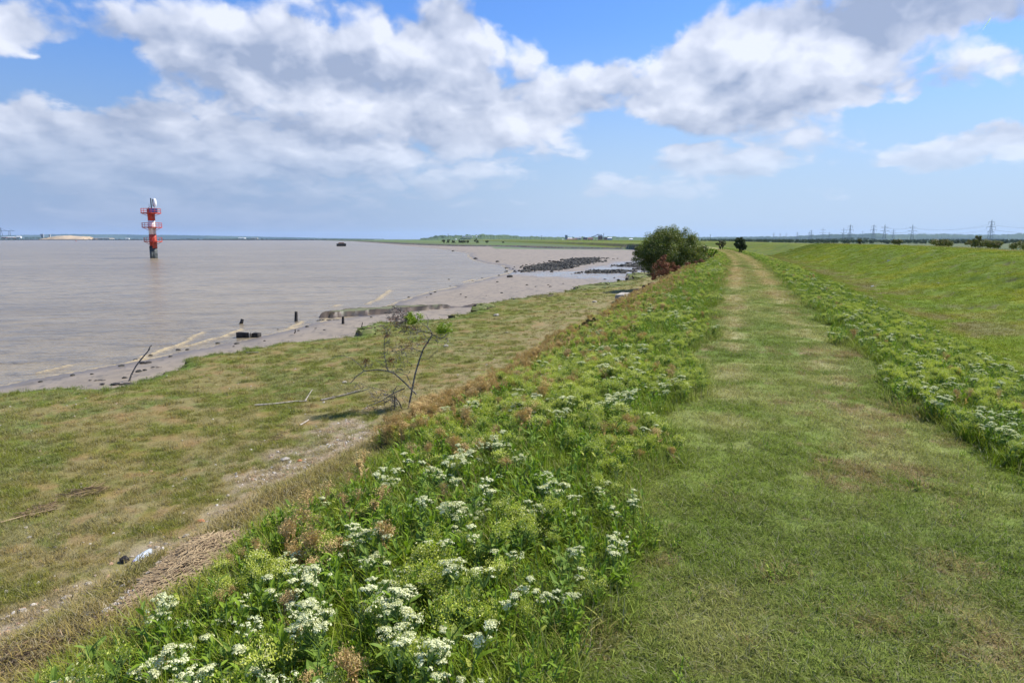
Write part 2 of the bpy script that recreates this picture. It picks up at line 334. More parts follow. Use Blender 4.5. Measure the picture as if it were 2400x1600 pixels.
class MB:
    def __init__(s): s.V = []; s.F = []; s.M = []
    def add(s, V, F, m=0):
        b = len(s.V); s.V += [tuple(map(float, v)) for v in V]; s.F += [tuple(i+b for i in f) for f in F]; s.M += [m]*len(F)
    def box(s, c, d, rz=0, m=0, jit=0, taper=1.0):
        cx, cy, cz = c; hx, hy, hz = d[0]/2, d[1]/2, d[2]/2; co, si = math.cos(rz), math.sin(rz); V = []
        for z, k in ((-hz, 1), (hz, taper)):
            for x, y in ((-hx, -hy), (hx, -hy), (hx, hy), (-hx, hy)):
                x *= k; y *= k
                V.append((cx+x*co-y*si+random.uniform(-jit, jit), cy+x*si+y*co+random.uniform(-jit, jit), cz+z+random.uniform(-jit, jit)))
        s.add(V, [(0,3,2,1),(4,5,6,7),(0,1,5,4),(1,2,6,5),(2,3,7,6),(3,0,4,7)], m)
    def tube(s, P, r, n=6, m=0, cap=True):
        P = [np.array(p, float) for p in P]; k = len(P); rr = r if isinstance(r, (list, tuple)) else [r]*k
        V = []; F = []; prev = None
        for i in range(k):
            d = P[min(i+1, k-1)]-P[max(i-1, 0)]; d = d/(np.linalg.norm(d)+1e-9)
            u = np.cross(d, [0, 0, 1]) if prev is None else prev-d*np.dot(prev, d)
            if np.linalg.norm(u) < 1e-3: u = np.cross(d, [1, 0, 0])
            u = u/np.linalg.norm(u); w = np.cross(d, u); prev = u
            for j in range(n):
                a = 2*math.pi*j/n; V.append(P[i]+(u*math.cos(a)+w*math.sin(a))*rr[i])
        for i in range(k-1):
            for j in range(n):
                a = i*n+j; b = i*n+(j+1) % n; F.append((a, b, b+n, a+n))
        if cap: F.append(tuple(range(n-1, -1, -1))); F.append(tuple(range((k-1)*n, k*n)))
        s.add(V, F, m)
    def rock(s, c, r, m=0, sq=.7, seed=None):
        g = random.Random(seed if seed is not None else random.random()); V = []; F = []
        ang = g.uniform(0, 6.3)
        for i, ph in enumerate((-60, -15, 25, 65)):
            for j in range(7):
                a = ang+j*2*math.pi/7+i*.3; k = g.uniform(.75, 1.15); rr = r*k*math.cos(R(ph))
                V.append((c[0]+rr*math.cos(a)*1.15, c[1]+rr*math.sin(a), c[2]+r*sq*math.sin(R(ph))*k))
        for i in range(3):
            for j in range(7): a = i*7+j; b = i*7+(j+1) % 7; F.append((a, b, b+7, a+7))
        F.append(tuple(range(6, -1, -1))); F.append(tuple(range(21, 28))); s.add(V, F, m)
    def build(s, name, mats, parent=None, smooth=False, link=True):
        return mesh_np(name, s.V, s.F, mats, smooth, s.M, link, parent)
def empty(name, loc, rz=0):
    e = bpy.data.objects.new(name, None); e.location = loc; e.rotation_euler = (0, 0, rz); e.empty_display_size = .1; COL.objects.link(e); return e
def shift(mb, loc):                      # world-space builder -> local to a thing's base
    l = np.array(loc); mb.V = [tuple(np.array(v)-l) for v in mb.V]; return mb
def local(o):                            # keep world-built mesh in place with its origin on its parent
    return o

# ------------------------------------------------------------------ materials
def mat(name):
    m = bpy.data.materials.new(name); m.use_nodes = True; m.node_tree.nodes.clear(); q = NT(m.node_tree)
    o = q.new('ShaderNodeOutputMaterial'); return m, q, o.inputs['Surface']
def bsdf(q, col, rough=.8, normal=None, spec=.3, metal=0.0):
    b = q.new('ShaderNodeBsdfPrincipled'); q.set(b.inputs['Base Color'], col); q.set(b.inputs['Roughness'], rough)
    b.inputs['Specular IOR Level'].default_value = spec; b.inputs['Metallic'].default_value = metal
    if normal is not None: q.set(b.inputs['Normal'], normal)
    return b.outputs[0]
def simple(name, c, rough=.8, scale=8, var=.35, c2=None, spec=.3, metal=0.0, bump=.0, coord='Object'):
    m, q, o = mat(name); co = q.new('ShaderNodeTexCoord').outputs[coord]
    n = q.noise(co, scale, 5, .6); k = q.ss(n, .3, .7)
    a = tuple(x*(1-var) for x in c); b = c2 or tuple(min(1, x*(1+var)) for x in c)
    nm = q.bump(n, bump, .05) if bump else None
    q.l.new(bsdf(q, q.mix(k, a, b), rough, nm, spec, metal), o); return m
def leafmat(name, c1, c2, c3=None, scale=6.0, trans=.3, rough=.6, spec=.15, inst=0.0):
    m, q, o = mat(name); g = q.new('ShaderNodeNewGeometry'); ri = g.outputs['Random Per Island']
    pn = q.noise(g.outputs['Position'], scale, 3, .6)
    k = q.m('ADD', q.m('MULTIPLY', ri, .65), q.m('MULTIPLY', q.m('SUBTRACT', pn, .32), 1.0), clamp=True)
    c = q.mix(k, c1, c2)
    if c3: c = q.mix(q.ss(ri, .80, .92), c, c3)
    if inst: c = q.mix(inst, c, q.attr('col', 'INSTANCER'))
    a = bsdf(q, c, rough, None, spec); tr = q.new('ShaderNodeBsdfTranslucent'); q.set(tr.inputs[0], q.mix(1.0, c, (1.25, 1.35, .7), 'MULTIPLY'))
    mx = q.new('ShaderNodeMixShader'); mx.inputs[0].default_value = trans; q.l.new(a, mx.inputs[1]); q.l.new(tr.outputs[0], mx.inputs[2])
    q.l.new(mx.outputs[0], o); return m
# ground
def groundmat(name, rough=.95, fine=40., fine_amt=.5, bumpd=.03, wet=False):
    m, q, o = mat(name); pos = q.new('ShaderNodeNewGeometry').outputs['Position']
    c = q.attr('col'); n = q.noise(pos, fine, 4, .65); n2 = q.noise(pos, fine*.21, 4, .6)
    k = q.m('ADD', q.m('MULTIPLY', q.m('SUBTRACT', n, .5), fine_amt*2), q.m('MULTIPLY', q.m('SUBTRACT', n2, .5), fine_amt*1.4))
    f = q.m('ADD', k, 1.0); cc = q.v('MULTIPLY', c, q.xyz(f, f, f))
    nm = q.bump(q.m('ADD', n, n2), .7, bumpd)
    rr = rough; sp = .15
    if wet:
        w = q.attr('wet', out='Fac'); wn = q.m('MULTIPLY', w, q.ss(q.noise(pos, .9, 4, .6), .32, .55)); rr = q.lin(wn, 0, 1, .55, .16); sp = .3
        cc = q.mix(q.m('MULTIPLY', wn, .35), cc, (.16, .14, .125)); nm = q.bump(n2, .35, .03)
    q.l.new(bsdf(q, cc, rr, nm, sp), o); return m
M_soil = groundmat('turf_and_soil', fine=34, fine_amt=.55, bumpd=.03)
M_path = groundmat('mown_path', fine=60, fine_amt=.5, bumpd=.015)
M_mud = groundmat('wet_mud', fine=9, fine_amt=.22, wet=True)
M_slope = groundmat('grazed_slope', fine=14, fine_amt=.45, bumpd=.05)
M_marsh = groundmat('marsh_turf', fine=.6, fine_amt=.35, bumpd=.2)

# ------------------------------------------------------------------ terrain mesh
rr = [1.0]
while rr[-1] < 7500:
    g = 1.008 if 18 < rr[-1] < 500 else 1.0105
    rr.append(rr[-1]*g)
rr = np.array([0.05, .4, .7]+rr)
fan = np.arange(-R(46), R(46), .0026)+YAW          # angle from +Y towards -X
rest = np.linspace(YAW+R(46), YAW+2*math.pi-R(46), 90, endpoint=False)
th = np.concatenate([fan, rest]); nt, nr = len(th), len(rr)
RR, TH = np.meshgrid(rr, th, indexing='ij'); X = -np.sin(TH)*RR; Y = np.cos(TH)*RR
Z, MM = terrain(X, Y, True); CC = gcol(X, Y, MM)
gr_ = np.abs(np.gradient(Z, axis=0)/np.gradient(RR, axis=0)); gt_ = np.abs(np.gradient(Z, axis=1)/(np.gradient(TH, axis=1)*RR+1e-6)); gt_[:, -2:] = 0; gt_[:, :1] = 0
grad = np.hypot(gr_, gt_)
ear = mixc(np.ones(CC.shape)*np.array([.045, .034, .024]), [.12, .085, .055], sst(fbm(X, Y, 3.0, 3, 15), .4, .7))
thr = .42; kst = sst(grad, thr, thr+.35)*(MM['s'] < -4.2)
edgek = np.clip(sst(MM['dg'], -.35, -.02)*sst(-MM['dg'], -.30, -.12), 0, 1)*(MM['s'] < -4.5)
kst = np.maximum(kst, edgek*.85); kst = np.maximum(kst, sst(MM['dm'], -9, -4)*sst(-MM['dm'], -3.5, -1)*.95*(RR > 150)*(MM['s'] < -6))
kst = np.maximum(kst, sst(MM['dsp'], -.6, -.2)*sst(-MM['dsp'], -.8, -.45)*.95)
kb_ = sst(grad, .85, 1.15)*(MM['s'] > -6.2)*(MM['s'] < -3.2)*sst(fbm(X, Y, .7, 3, 44), .45, .6); kst = np.maximum(kst, kb_)
CC = CC*(1-kst[..., None])+ear*kst[..., None]
kind = np.zeros(X.shape, int)            # 0 ground 1 path 2 mudflat 3 marsh 4 embankment 5 bank
s_ = MM['s']; kind[:] = 0
kind[(s_ > 4.9) & (s_ < 22)] = 4; kind[(s_ > -4.6) & (s_ <= 4.9)] = 5; kind[(s_ > -.7) & (s_ < 1.85)] = 1
kind[(s_ <= -4.6)] = 0
mudk = (MM['bk'] < .5) & (MM['km'] < .5) & (MM['ksp'] < .5); kind[mudk] = 2; kind[(MM['km'] >= .5) & (s_ < -4.6)] = 3
idx = np.arange(nr*nt).reshape(nr, nt); jn = (np.arange(nt)+1) % nt
q4 = np.stack([idx[:-1], idx[:-1][:, jn], idx[1:][:, jn], idx[1:]], -1).reshape(-1, 4)[:, ::-1]
fk = kind[:-1].reshape(-1); Vt = np.stack([X, Y, Z], -1).reshape(-1, 3); Ct = CC.reshape(-1, 3)
wet = np.clip(sst(sdist(X, Y, WET)+(fbm(X, Y, .3, 3, 5)-.5)*8, -2, 3)+.35*sst(-MM['dw'], -3, 0), 0, 1).reshape(-1)
for k, (nm, mt) in enumerate([('ground', M_soil), ('path', M_path), ('mudflat', M_mud), ('marsh', M_marsh), ('embankment', M_slope), ('bank', M_soil)]):
    f = q4[fk == k]
    if not len(f): continue
    u, inv = np.unique(f, return_inverse=True)
    o = mesh_np(nm, Vt[u], inv.reshape(-1, 4), mt, True); set_col(o, Ct[u]); set_f(o, wet[u], 'wet'); tag(o, kind='structure')

# ------------------------------------------------------------------ water
mw, q, o_ = mat('river_water'); pos = q.new('ShaderNodeNewGeometry').outputs['Position']
vr = q.new('ShaderNodeVectorRotate', rotation_type='Z_AXIS'); q.set(vr.inputs['Vector'], pos); vr.inputs['Angle'].default_value = -YAW-.25
pv = q.v('MULTIPLY', vr.outputs[0], (.45, 1.0, 1.0))
a1 = q.noise(pv, 2.2, 4, .65); a2 = q.noise(pv, .55, 5, .65); a3 = q.noise(pv, .16, 3, .55)
hh = q.m('ADD', q.m('MULTIPLY', a1, .35), q.m('ADD', a2, q.m('MULTIPLY', a3, 1.2)))
nm = q.bump(hh, 1.0, .38); foam = q.attr('foam', out='Fac')
big = q.noise(q.v('MULTIPLY', vr.outputs[0], (.02, .06, 1)), 1.0, 5, .62)
wc = q.mix(q.ss(big, .35, .68), (.222, .176, .108), (.302, .242, .150)); wc = q.mix(q.m('MULTIPLY', q.ss(q.m('ADD', q.m('MULTIPLY', a2, .6), q.m('MULTIPLY', a1, .4)), .46, .62), .75), wc, (.145, .122, .088))  # ripple shading painted into the base colour from the ripple noise
fn = q.m('MULTIPLY', foam, q.ss(q.noise(pos, 5, 6, .75), .34, .54)); wc = q.mix(fn, wc, (.46, .36, .20))
q.l.new(bsdf(q, wc, q.lin(fn, 0, 1, .24, .8), nm, .22), o_)
rw = [13.0]
while rw[-1] < 7600: rw.append(rw[-1]*(1.0065 if rw[-1] < 160 else 1.02))
rw = np.array(rw); tw = np.arange(-R(60), R(75), .0035)+YAW
RW, TW = np.meshgrid(rw, tw, indexing='ij'); XW = -np.sin(TW)*RW; YW = np.cos(TW)*RW
dww = sdist(XW, YW, WL)
foam_l = [[(473,778),(455,790),(436,800),(397,815),(360,829),(324,843),(290,852)],[(566,772),(535,786),(492,796),(450,809),(420,815)],[(706,753),(689,764),(672,771)],
          [(915,680),(905,689),(891,699),(861,713)],[(165,857),(125,867),(95,874)],[(795,716),(784,719)],[(1110,655),(1085,662)],[(818,744),(770,748),(745,757)]]
fo = np.zeros(XW.shape)
nearm = RW < 140
for l in foam_l:
    L = pts(l, WZ); d = np.full(XW.shape, 99.); d[nearm] = dpoly(XW[nearm]+(fbm(XW[nearm], YW[nearm], 1.2, 2, 5)-.5)*.5, YW[nearm], L, False); sc = .07+RW*.0015
    fo = np.maximum(fo, np.exp(-(d/sc)**2))
shf = np.exp(-((dww+.05)/(.08+RW*.0016))**2)*.75
aw = np.clip(1-RW/900, 0, 1)*sst(-dww, -.1, 3)
al = XW*math.cos(YAW+.25)+YW*math.sin(YAW+.25); ac = -XW*math.sin(YAW+.25)+YW*math.cos(YAW+.25)
ZW = WZ + aw*((fbm(al*.35, ac, 1.1, 3, 77)-.5)*.07+(fbm(al*.3, ac, .3, 3, 78)-.5)*.06) + fo*.06
iw = np.arange(XW.size).reshape(XW.shape)
fw = np.stack([iw[:-1, :-1], iw[1:, :-1], iw[1:, 1:], iw[:-1, 1:]], -1)[(dww[:-1, :-1] < .6) & (dww[1:, 1:] < .6)].reshape(-1, 4)
u, inv = np.unique(fw, return_inverse=True)
wat = mesh_np('water', np.stack([XW, YW, ZW], -1).reshape(-1, 3)[u], inv.reshape(-1, 4)[:, ::-1], mw, True)
set_f(wat, np.maximum(fo, shf).reshape(-1)[u], 'foam'); tag(wat, kind='structure')
if wat.data.polygons[0].normal.z < 0: wat.data.flip_normals()

# ------------------------------------------------------------------ scatter (geometry nodes) for what nobody could count
def scatter(name, P, protos, label, rotz=None, tilt=.15, scl=(.8, 1.2), col=None, idx=None, nml=None, cat=None):
    n = len(P)
    c = bpy.data.collections.new(name+'_kinds')
    for p in protos: c.objects.link(p)
    o = mesh_np(name, P, [], []); me = o.data
    ro = np.zeros((n, 3)); ro[:, 2] = rng.uniform(0, 2*math.pi, n) if rotz is None else rotz; ro[:, 0] = rng.normal(0, tilt, n); ro[:, 1] = rng.normal(0, tilt, n)
    a = me.attributes.new('rot', 'FLOAT_VECTOR', 'POINT'); a.data.foreach_set('vector', ro.astype(np.float32).ravel())
    s = scl if isinstance(scl, np.ndarray) else rng.uniform(scl[0], scl[1], n)
    set_f(o, s, 'scl'); a = me.attributes.new('pick', 'INT', 'POINT')
    a.data.foreach_set('value', (rng.integers(0, len(protos), n) if idx is None else idx).astype(np.int32))
    if col is not None: set_col(o, col)
    ng = bpy.data.node_groups.new(name, 'GeometryNodeTree'); ng.interface.new_socket('Geometry', in_out='INPUT', socket_type='NodeSocketGeometry')
    ng.interface.new_socket('Geometry', in_out='OUTPUT', socket_type='NodeSocketGeometry'); N = ng.nodes; L = ng.links
    gi = N.new('NodeGroupInput'); go = N.new('NodeGroupOutput'); ip = N.new('GeometryNodeInstanceOnPoints'); ci = N.new('GeometryNodeCollectionInfo')
    ci.inputs['Collection'].default_value = c; ci.inputs['Separate Children'].default_value = True; ci.inputs['Reset Children'].default_value = True
    def na(nm, dt): x = N.new('GeometryNodeInputNamedAttribute'); x.data_type = dt; x.inputs['Name'].default_value = nm; return x.outputs['Attribute']
    L.new(gi.outputs[0], ip.inputs['Points']); L.new(ci.outputs[0], ip.inputs['Instance']); ip.inputs['Pick Instance'].default_value = True
    L.new(na('pick', 'INT'), ip.inputs['Instance Index']); L.new(na('rot', 'FLOAT_VECTOR'), ip.inputs['Rotation']); L.new(na('scl', 'FLOAT'), ip.inputs['Scale'])
    L.new(ip.outputs[0], go.inputs[0])
    md = o.modifiers.new('scatter', 'NODES'); md.node_group = ng
    tag(o, label, cat or name.replace('_', ' '), kind='stuff'); return o
def sample(n, box, dens_r=None):            # random (s, y) in a box of path coordinates, thinned with distance
    s = rng.uniform(box[0], box[1], n); y = box[2]*(box[3]/box[2])**rng.uniform(0, 1, n) if dens_r == 'log' else rng.uniform(box[2], box[3], n)
    return s+cen(y), y, s
def inview(x, y, m=1.25):
    d = x*FH[0]+y*FH[1]; r = x*RT[0]+y*RT[1]; return (d > .8) & (np.abs(r) < d*.75*m+1.0)
def ground_at(x, y):
    z, M = terrain(x, y, True); return z, M

# ---- prototypes of grass
def blade(mb, x, y, h, w, lean, az_, m=0, seg=3, curl=.6, z0=0.0):
    dx, dy = math.cos(az_), math.sin(az_); px, py = -dy*w/2, dx*w/2; V = []
    for i in range(seg+1):
        k = i/seg; out_ = lean*h*(k**1.7); zz = h*(k-curl*lean*k*k*.5); ww = (1-k**1.6) if i < seg else 0.0
        V.append((x+dx*out_+px*ww, y+dy*out_+py*ww, z0+zz)); V.append((x+dx*out_-px*ww, y+dy*out_-py*ww, z0+zz))
    mb.add(V, [(2*i, 2*i+1, 2*i+3, 2*i+2) for i in range(seg)], m)
def tuft(name, n, rad, h0, h1, w, mats, lean=(.2, 1.0), dry=.12, seg=2):
    mb = MB()
    for _ in range(n):
        a = random.uniform(0, 6.28); r = rad*math.sqrt(random.random())
        blade(mb, r*math.cos(a), r*math.sin(a), random.uniform(h0, h1), w*random.uniform(.6, 1.3), random.uniform(*lean), random.uniform(0, 6.28), 1 if random.random() < dry else 0, seg, z0=-.01)
    return mb.build(name, mats, link=False)
def instmat(name, gain, trans=.28, rough=.75, spec=.08, jit=.45, toward=None, tk=0.0):
    m, q, o = mat(name); g = q.new('ShaderNodeNewGeometry'); ri = g.outputs['Random Per Island']
    c = q.attr('col', 'INSTANCER'); f = q.m('ADD', q.m('MULTIPLY', ri, 2*jit), 1.0-jit)
    c = q.v('MULTIPLY', c, q.xyz(q.m('MULTIPLY', f, gain[0]), q.m('MULTIPLY', f, gain[1]), q.m('MULTIPLY', f, gain[2])))
    if toward: c = q.mix(tk, c, toward)
    a = bsdf(q, c, rough, None, spec); tr = q.new('ShaderNodeBsdfTranslucent'); q.set(tr.inputs[0], c)
    mx = q.new('ShaderNodeMixShader'); mx.inputs[0].default_value = trans; q.l.new(a, mx.inputs[1]); q.l.new(tr.outputs[0], mx.inputs[2]); q.l.new(mx.outputs[0], o); return m
M_blade = instmat('grass_blade', (1.45, 1.38, 1.05)); M_bladedry = instmat('dry_grass_blade', (1.5, 1.3, 1.5), toward=(.36, .33, .20), tk=.65)

path_tufts = [tuft('path_tuft', 85, .10, .018, .045, .0032, [M_blade, M_bladedry], (.5, 2.0), .16) for _ in range(4)]
x, y, s = sample(36000, (-1.0, 5.2, 1.2, 120), 'log')
k = inview(x, y) & (((s < 2.1)) | (y < 6.5)) ; x, y, s = x[k], y[k], s[k]; z, M = ground_at(x, y); c = gcol(x, y, M)
scatter('short_grass', np.stack([x, y, z], 1), path_tufts, 'short mown grass covering the path along the bank top', col=c, scl=rng.uniform(.8, 1.35, len(x))*(1+np.minimum(y, 60)*.022), cat='grass')
# foreshore turf
fore_tufts = [tuft('turf_tuft', 60, .16, .03, .085, .006, [M_blade, M_bladedry], (.3, 1.6), .2) for _ in range(4)]+[tuft('turf_tuft', 70, .12, .05, .13, .006, [M_blade, M_bladedry], (.3, 1.2), .35)]
n = 76000; rad = 3.4*(75/3.4)**rng.uniform(0, 1, n); an = YAW+rng.uniform(-R(20), R(42), n); x = -np.sin(an)*rad; y = np.cos(an)*rad
z, M = ground_at(x, y); c = gcol(x, y, M); k = (M['s'] < -2.9) & ((M['dg'] > .05) | (M['s'] > -4.2)) & inview(x, y)
gn = c[:, 1]/(c[:, 0]+1e-6); pr_ = np.clip((gn-.74)*3, .10, 1); pr_ = np.where((M['s'] > -4.7) & (y > 4.2), np.maximum(pr_, .6), pr_)
HP0 = np.array([hit(a, b)[:2] for a, b in [(570,1258),(520,1256),(440,1286),(380,1328),(340,1376),(290,1425),(325,1425),(400,1395),(470,1362),(520,1325)]]); bo = hit(330, 1312)
pr_ = pr_*(sdist(x, y, HP0) < -.10)*(np.hypot(x-bo[0], y-bo[1]) > .34); k &= rng.uniform(0, 1, n) < pr_
scatter('foreshore_turf', np.stack([x, y, z], 1)[k], fore_tufts, 'patchy salt marsh turf below the bank with green and rusty brown clumps', col=c[k], scl=(rng.uniform(.55, 1.25, n)*(.75+rad*.016))[k], cat='grass')
# seawall slope turf
n = 34000; s = rng.uniform(4.6, 17, n); y = 6*(110/6.)**rng.uniform(0, 1, n); x = s+cen(y); z, M = ground_at(x, y); c = gcol(x, y, M); k = inview(x, y)
scatter('slope_turf', np.stack([x, y, z], 1)[k], [tuft('slope_tuft', 50, .2, .03, .07, .008, [M_blade, M_bladedry], (.4, 1.8), .08) for _ in range(3)], 'grazed turf on the long green slope right of the path', col=c[k], scl=(rng.uniform(.6, 1.2, n)*(.8+y*.014))[k], cat='grass')

# ------------------------------------------------------------------ flowering cress and verge plants
M_leaf = leafmat('cress_leaf', (.125, .215, .014), (.255, .355, .030), (.42, .45, .08), 3.0)
M_leafg = leafmat('grey_green_leaf', (.12, .20, .024), (.225, .315, .055), (.32, .38, .09), 3.0)
M_stem = simple('green_stem', (.14, .22, .06), .6, 20)
M_floret = leafmat('cream_floret', (.60, .62, .30), (.86, .83, .56), None, 40, .15, .7)
M_pod = leafmat('yellow_green_pod', (.38, .44, .04), (.60, .62, .15), (.70, .66, .36), 12, .25, .6)
M_tan = leafmat('dried_seed_head', (.46, .31, .12), (.70, .50, .24), (.42, .36, .13), 12, .15, .7)
M_tall = leafmat('tall_grass', (.13, .215, .012), (.26, .34, .03), (.44, .41, .11), 2.0, .25, .5)
M_straw = leafmat('straw', (.26, .18, .10), (.46, .35, .20), (.14, .09, .055), 6, .05, .7)
def leaf(mb, base, d, up, L, w, m=0, fold=.25, droop=.4):
    d = np.array(d, float); d /= np.linalg.norm(d); sd = np.cross(d, up); sd /= (np.linalg.norm(sd)+1e-6); nn = np.cross(sd, d)
    b = np.array(base, float); V = []
    for k, ww in ((0, .12), (.35, 1.0), (.72, .78), (1.0, .05)):
        c = b+d*L*k-np.array([0, 0, 1])*droop*L*k*k*.5
        V += [c-sd*w*ww/2+nn*w*ww*fold*.5, c, c+sd*w*ww/2+nn*w*ww*fold*.5]
    F = []
    for i in range(3):
        a = i*3; F += [(a, a+1, a+4, a+3), (a+1, a+2, a+5, a+4)]
    mb.add(V, F, m)
def rdir(el0, el1):
    a = random.uniform(0, 6.28); e = R(random.uniform(el0, el1)); return np.array([math.cos(a)*math.cos(e), math.sin(a)*math.cos(e), math.sin(e)])
def floret(mb, c, r, n, m=0, flat=.55):
    for _ in range(n):
        d = rdir(5, 90); p = c+d*np.array([r, r, r*flat]); s = r*random.uniform(.24, .38)
        u = np.cross(d, [0.3, .5, .8]); u /= np.linalg.norm(u); v = np.cross(d, u)
        mb.add([p-u*s-v*s*.4, p+v*s, p+u*s-v*s*.4, p-v*s+d*s*.5], [(0, 1, 2), (0, 2, 3)] if random.random() < .5 else [(0, 1, 2, 3)], m)
def cress(nst, h, kind='white', big=1.0):
    fo_, heads = MB(), []
    for k in range(nst):
        fl = MB(); heads.append(fl)
        a = random.uniform(0, 6.28); ln = random.uniform(.05, .35); H = h*random.uniform(.78, 1.1)
        b = np.array([random.uniform(-.03, .03), random.uniform(-.03, .03), -.01]); top = b+np.array([math.cos(a)*ln*H, math.sin(a)*ln*H, H])
        mid = (b+top)/2+np.array([math.cos(a), math.sin(a), 0])*-.02
        fo_.tube([b, mid, top], [.0028, .0024, .0018], 4, 1, False)
        nl = random.randint(6, 9)
        for i in range(nl):
            q_ = (i+.4)/nl*.86; p = b*(1-q_)+top*q_; L = (.085-.045*q_)*big*random.uniform(.75, 1.2)
            leaf(fo_, p, rdir(20, 70), (0, 0, 1), L, L*random.uniform(.26, .38), 0)
        R_ = random.uniform(.018, .058); nb = random.randint(11, 18)
        for i in range(nb):
            d = rdir(35, 90); c = top+d*np.array([R_*1.35, R_*1.35, R_*.75])-np.array([0, 0, R_*.35])
            fo_.tube([top-np.array([0, 0, R_*1.1]), c], [.0011, .0009], 3, 1, False)
            if kind == 'white': floret(fl, c, random.uniform(.0085, .014), random.randint(9, 14))
            else:
                for _ in range(random.randint(8, 13)):
                    p = c+np.array([random.gauss(0, .011), random.gauss(0, .011), random.gauss(0, .012)]); d2 = rdir(-20, 80); s = random.uniform(.003, .0055)
                    u = np.cross(d2, [.2, .9, .3]); u /= np.linalg.norm(u); fl.add([p-u*s*.6, p+d2*s*1.5, p+u*s*.6, p-d2*s], [(0, 1, 2, 3)])
    return fo_, heads
KINDS = {}
for kd, nv, fm in (('white', 5, M_floret), ('seed', 4, M_pod), ('dry', 3, M_tan)):
    KINDS[kd] = []
    for i in range(nv):
        f_, l_ = cress(random.randint(2, 4), {'white': .225, 'seed': .20, 'dry': .22}[kd], kd)
        lm = M_tan if kd == 'dry' else (M_leaf if i % 2 else M_leafg)
        a = mesh_np('foliage', f_.V, f_.F, [lm, M_tan if kd == 'dry' else M_stem], False, f_.M, link=False)
        b = [mesh_np('flower_head' if kd == 'white' else 'seed_head', h_.V, h_.F, [fm], False, h_.M, link=False) for h_ in l_]
        j = MB(); j.add(f_.V, f_.F); j.M = list(f_.M)
        for h_ in l_: j.add(h_.V, h_.F, 2)
        c_ = mesh_np(kd+'_plant', j.V, j.F, [lm, M_tan if kd == 'dry' else M_stem, fm], False, j.M, link=False)
        KINDS[kd].append((a, b, c_))
def leafy(big=1.0, m=None):
    mb = MB()
    for k in range(random.randint(3, 5)):
        b = np.array([random.uniform(-.05, .05), random.uniform(-.05, .05), -.01]); a = random.uniform(0, 6.28); H = random.uniform(.10, .22)
        top = b+np.array([math.cos(a)*.05, math.sin(a)*.05, H]); mb.tube([b, top], [.003, .002], 4, 1, False)
        for i in range(9):
            q_ = (i+.3)/9; p = b*(1-q_)+top*q_; L = random.uniform(.06, .115)*big*(1-.35*q_); leaf(mb, p, rdir(15, 75), (0, 0, 1), L, L*random.uniform(.22, .36), 0, .3, .5)
    return mb.build('leafy_shoot', [m or M_leaf, M_stem], link=False)
leafys = [leafy(1.0), leafy(1.15, M_leafg), leafy(.7), leafy(.6)]
def clump(n, h0, h1, w): 
    mb = MB()
    for _ in range(n):
        a = random.uniform(0, 6.28); r = .07*math.sqrt(random.random()); blade(mb, r*math.cos(a), r*math.sin(a), random.uniform(h0, h1), w*random.uniform(.6, 1.3), random.uniform(.2, 1.0), random.uniform(0, 6.28), 1 if random.random() < .1 else 0, 4, z0=-.01)
    return mb.build('grass_clump', [M_tall, M_bl2], link=False)
M_bl2 = M_straw
clumps = [clump(46, .10, .26, .0055) for _ in range(3)]

HEAPP = [hit(a, b)[:2] for a, b in [(570,1258),(520,1256),(440,1286),(380,1328),(340,1376),(290,1425),(325,1425),(400,1395),(470,1362),(520,1325)]]
def verge_mask(s, y):
    e = (vn(y*.9, y*0+3, 4)-.5)*.5+(vn(y*2.7, y*0+3, 6)-.5)*.25
    L = (s > -3.85+1.05*sst(-y, -7.2, -5.2)+(vn(y*1.1, y*0+8, 2)-.5)*.4) & (s < -.52+e-.25*sst(-y, -3.2, -1.5))
    Rr = (s > 1.86-e+np.maximum(6.3-y, 0)*.55) & (s < 4.4+e*1.5)
    return L | Rr
n = 160000; y = .9*(130/.9)**rng.uniform(0, 1, n); s = rng.uniform(-4.0, 5.0, n); x = s+cen(y)
k = verge_mask(s, y) & inview(x, y) & (dpoly(x, y, HEAPP) > .12) & ~inpoly(x, y, HEAPP); x, y, s = x[k], y[k], s[k]
# thin: keep an areal density that falls with distance (log sampling gives 1/y)
dn = n/8.5/np.log(130/.9)/y                       # plants per m2 offered
want = np.clip(170*np.minimum(1, (7/y)**1.25), 6, 170); k = rng.uniform(0, 1, len(x)) < want/dn; x, y, s = x[k], y[k], s[k]
z, M = ground_at(x, y)
rb = rng.uniform(0, 1, len(x)); pa = fbm(x, y, 1.3, 3, 101); pb = fbm(x, y, .55, 3, 111); pc = fbm(x, y, 2.2, 2, 121)
left = s < 0; shoulder = sst(-s, 1.7, 3.0)*left; outer = sst(-s, 2.9, 3.3)*left
w_white = np.where(left, (.26+.24*sst(y, 4, 7))*sst(pa*.6+pb*.4, .46, .60)*(1-shoulder*.85), .30*sst(pa, .46, .60)*(y < 45))*np.where(y > 34, .5, 1)*(1-.35*sst(y, 9, 22)*(left))
nearspot = np.exp(-((s+1.35)/.9)**2)*sst(-y, -4.3, -2.6)*left; w_white += nearspot*.22*sst(pa, .42, .56)
w_seed = 1.35*sst(pb*.5+pc*.5, .40, .58)*np.where(left, .45+.7*sst(y, 4, 8), .8)*np.where(y < 2.6, .4, 1)
w_dry = .09*sst(pc, .5, .7)+.16*left*sst(y, 3.2, 6)*sst(pc, .45, .62)+shoulder*.70*sst(pa*.5+pc*.5, .36, .52)*(.22+.78*sst(y, 3.8, 6.5))
w_leaf = .70+.2*(1-shoulder)+.55*sst(-y, -5.5, -3); w_cl = .62+shoulder*.4-.30*sst(-y, -5, -3); w_white = w_white*(1-outer*.9); w_leaf = w_leaf*(1-outer*.75); w_seed = w_seed*(1-outer*.6); w_dry = w_dry+outer*.7
tot = w_white+w_seed+w_dry+w_leaf+w_cl; u = rb*tot
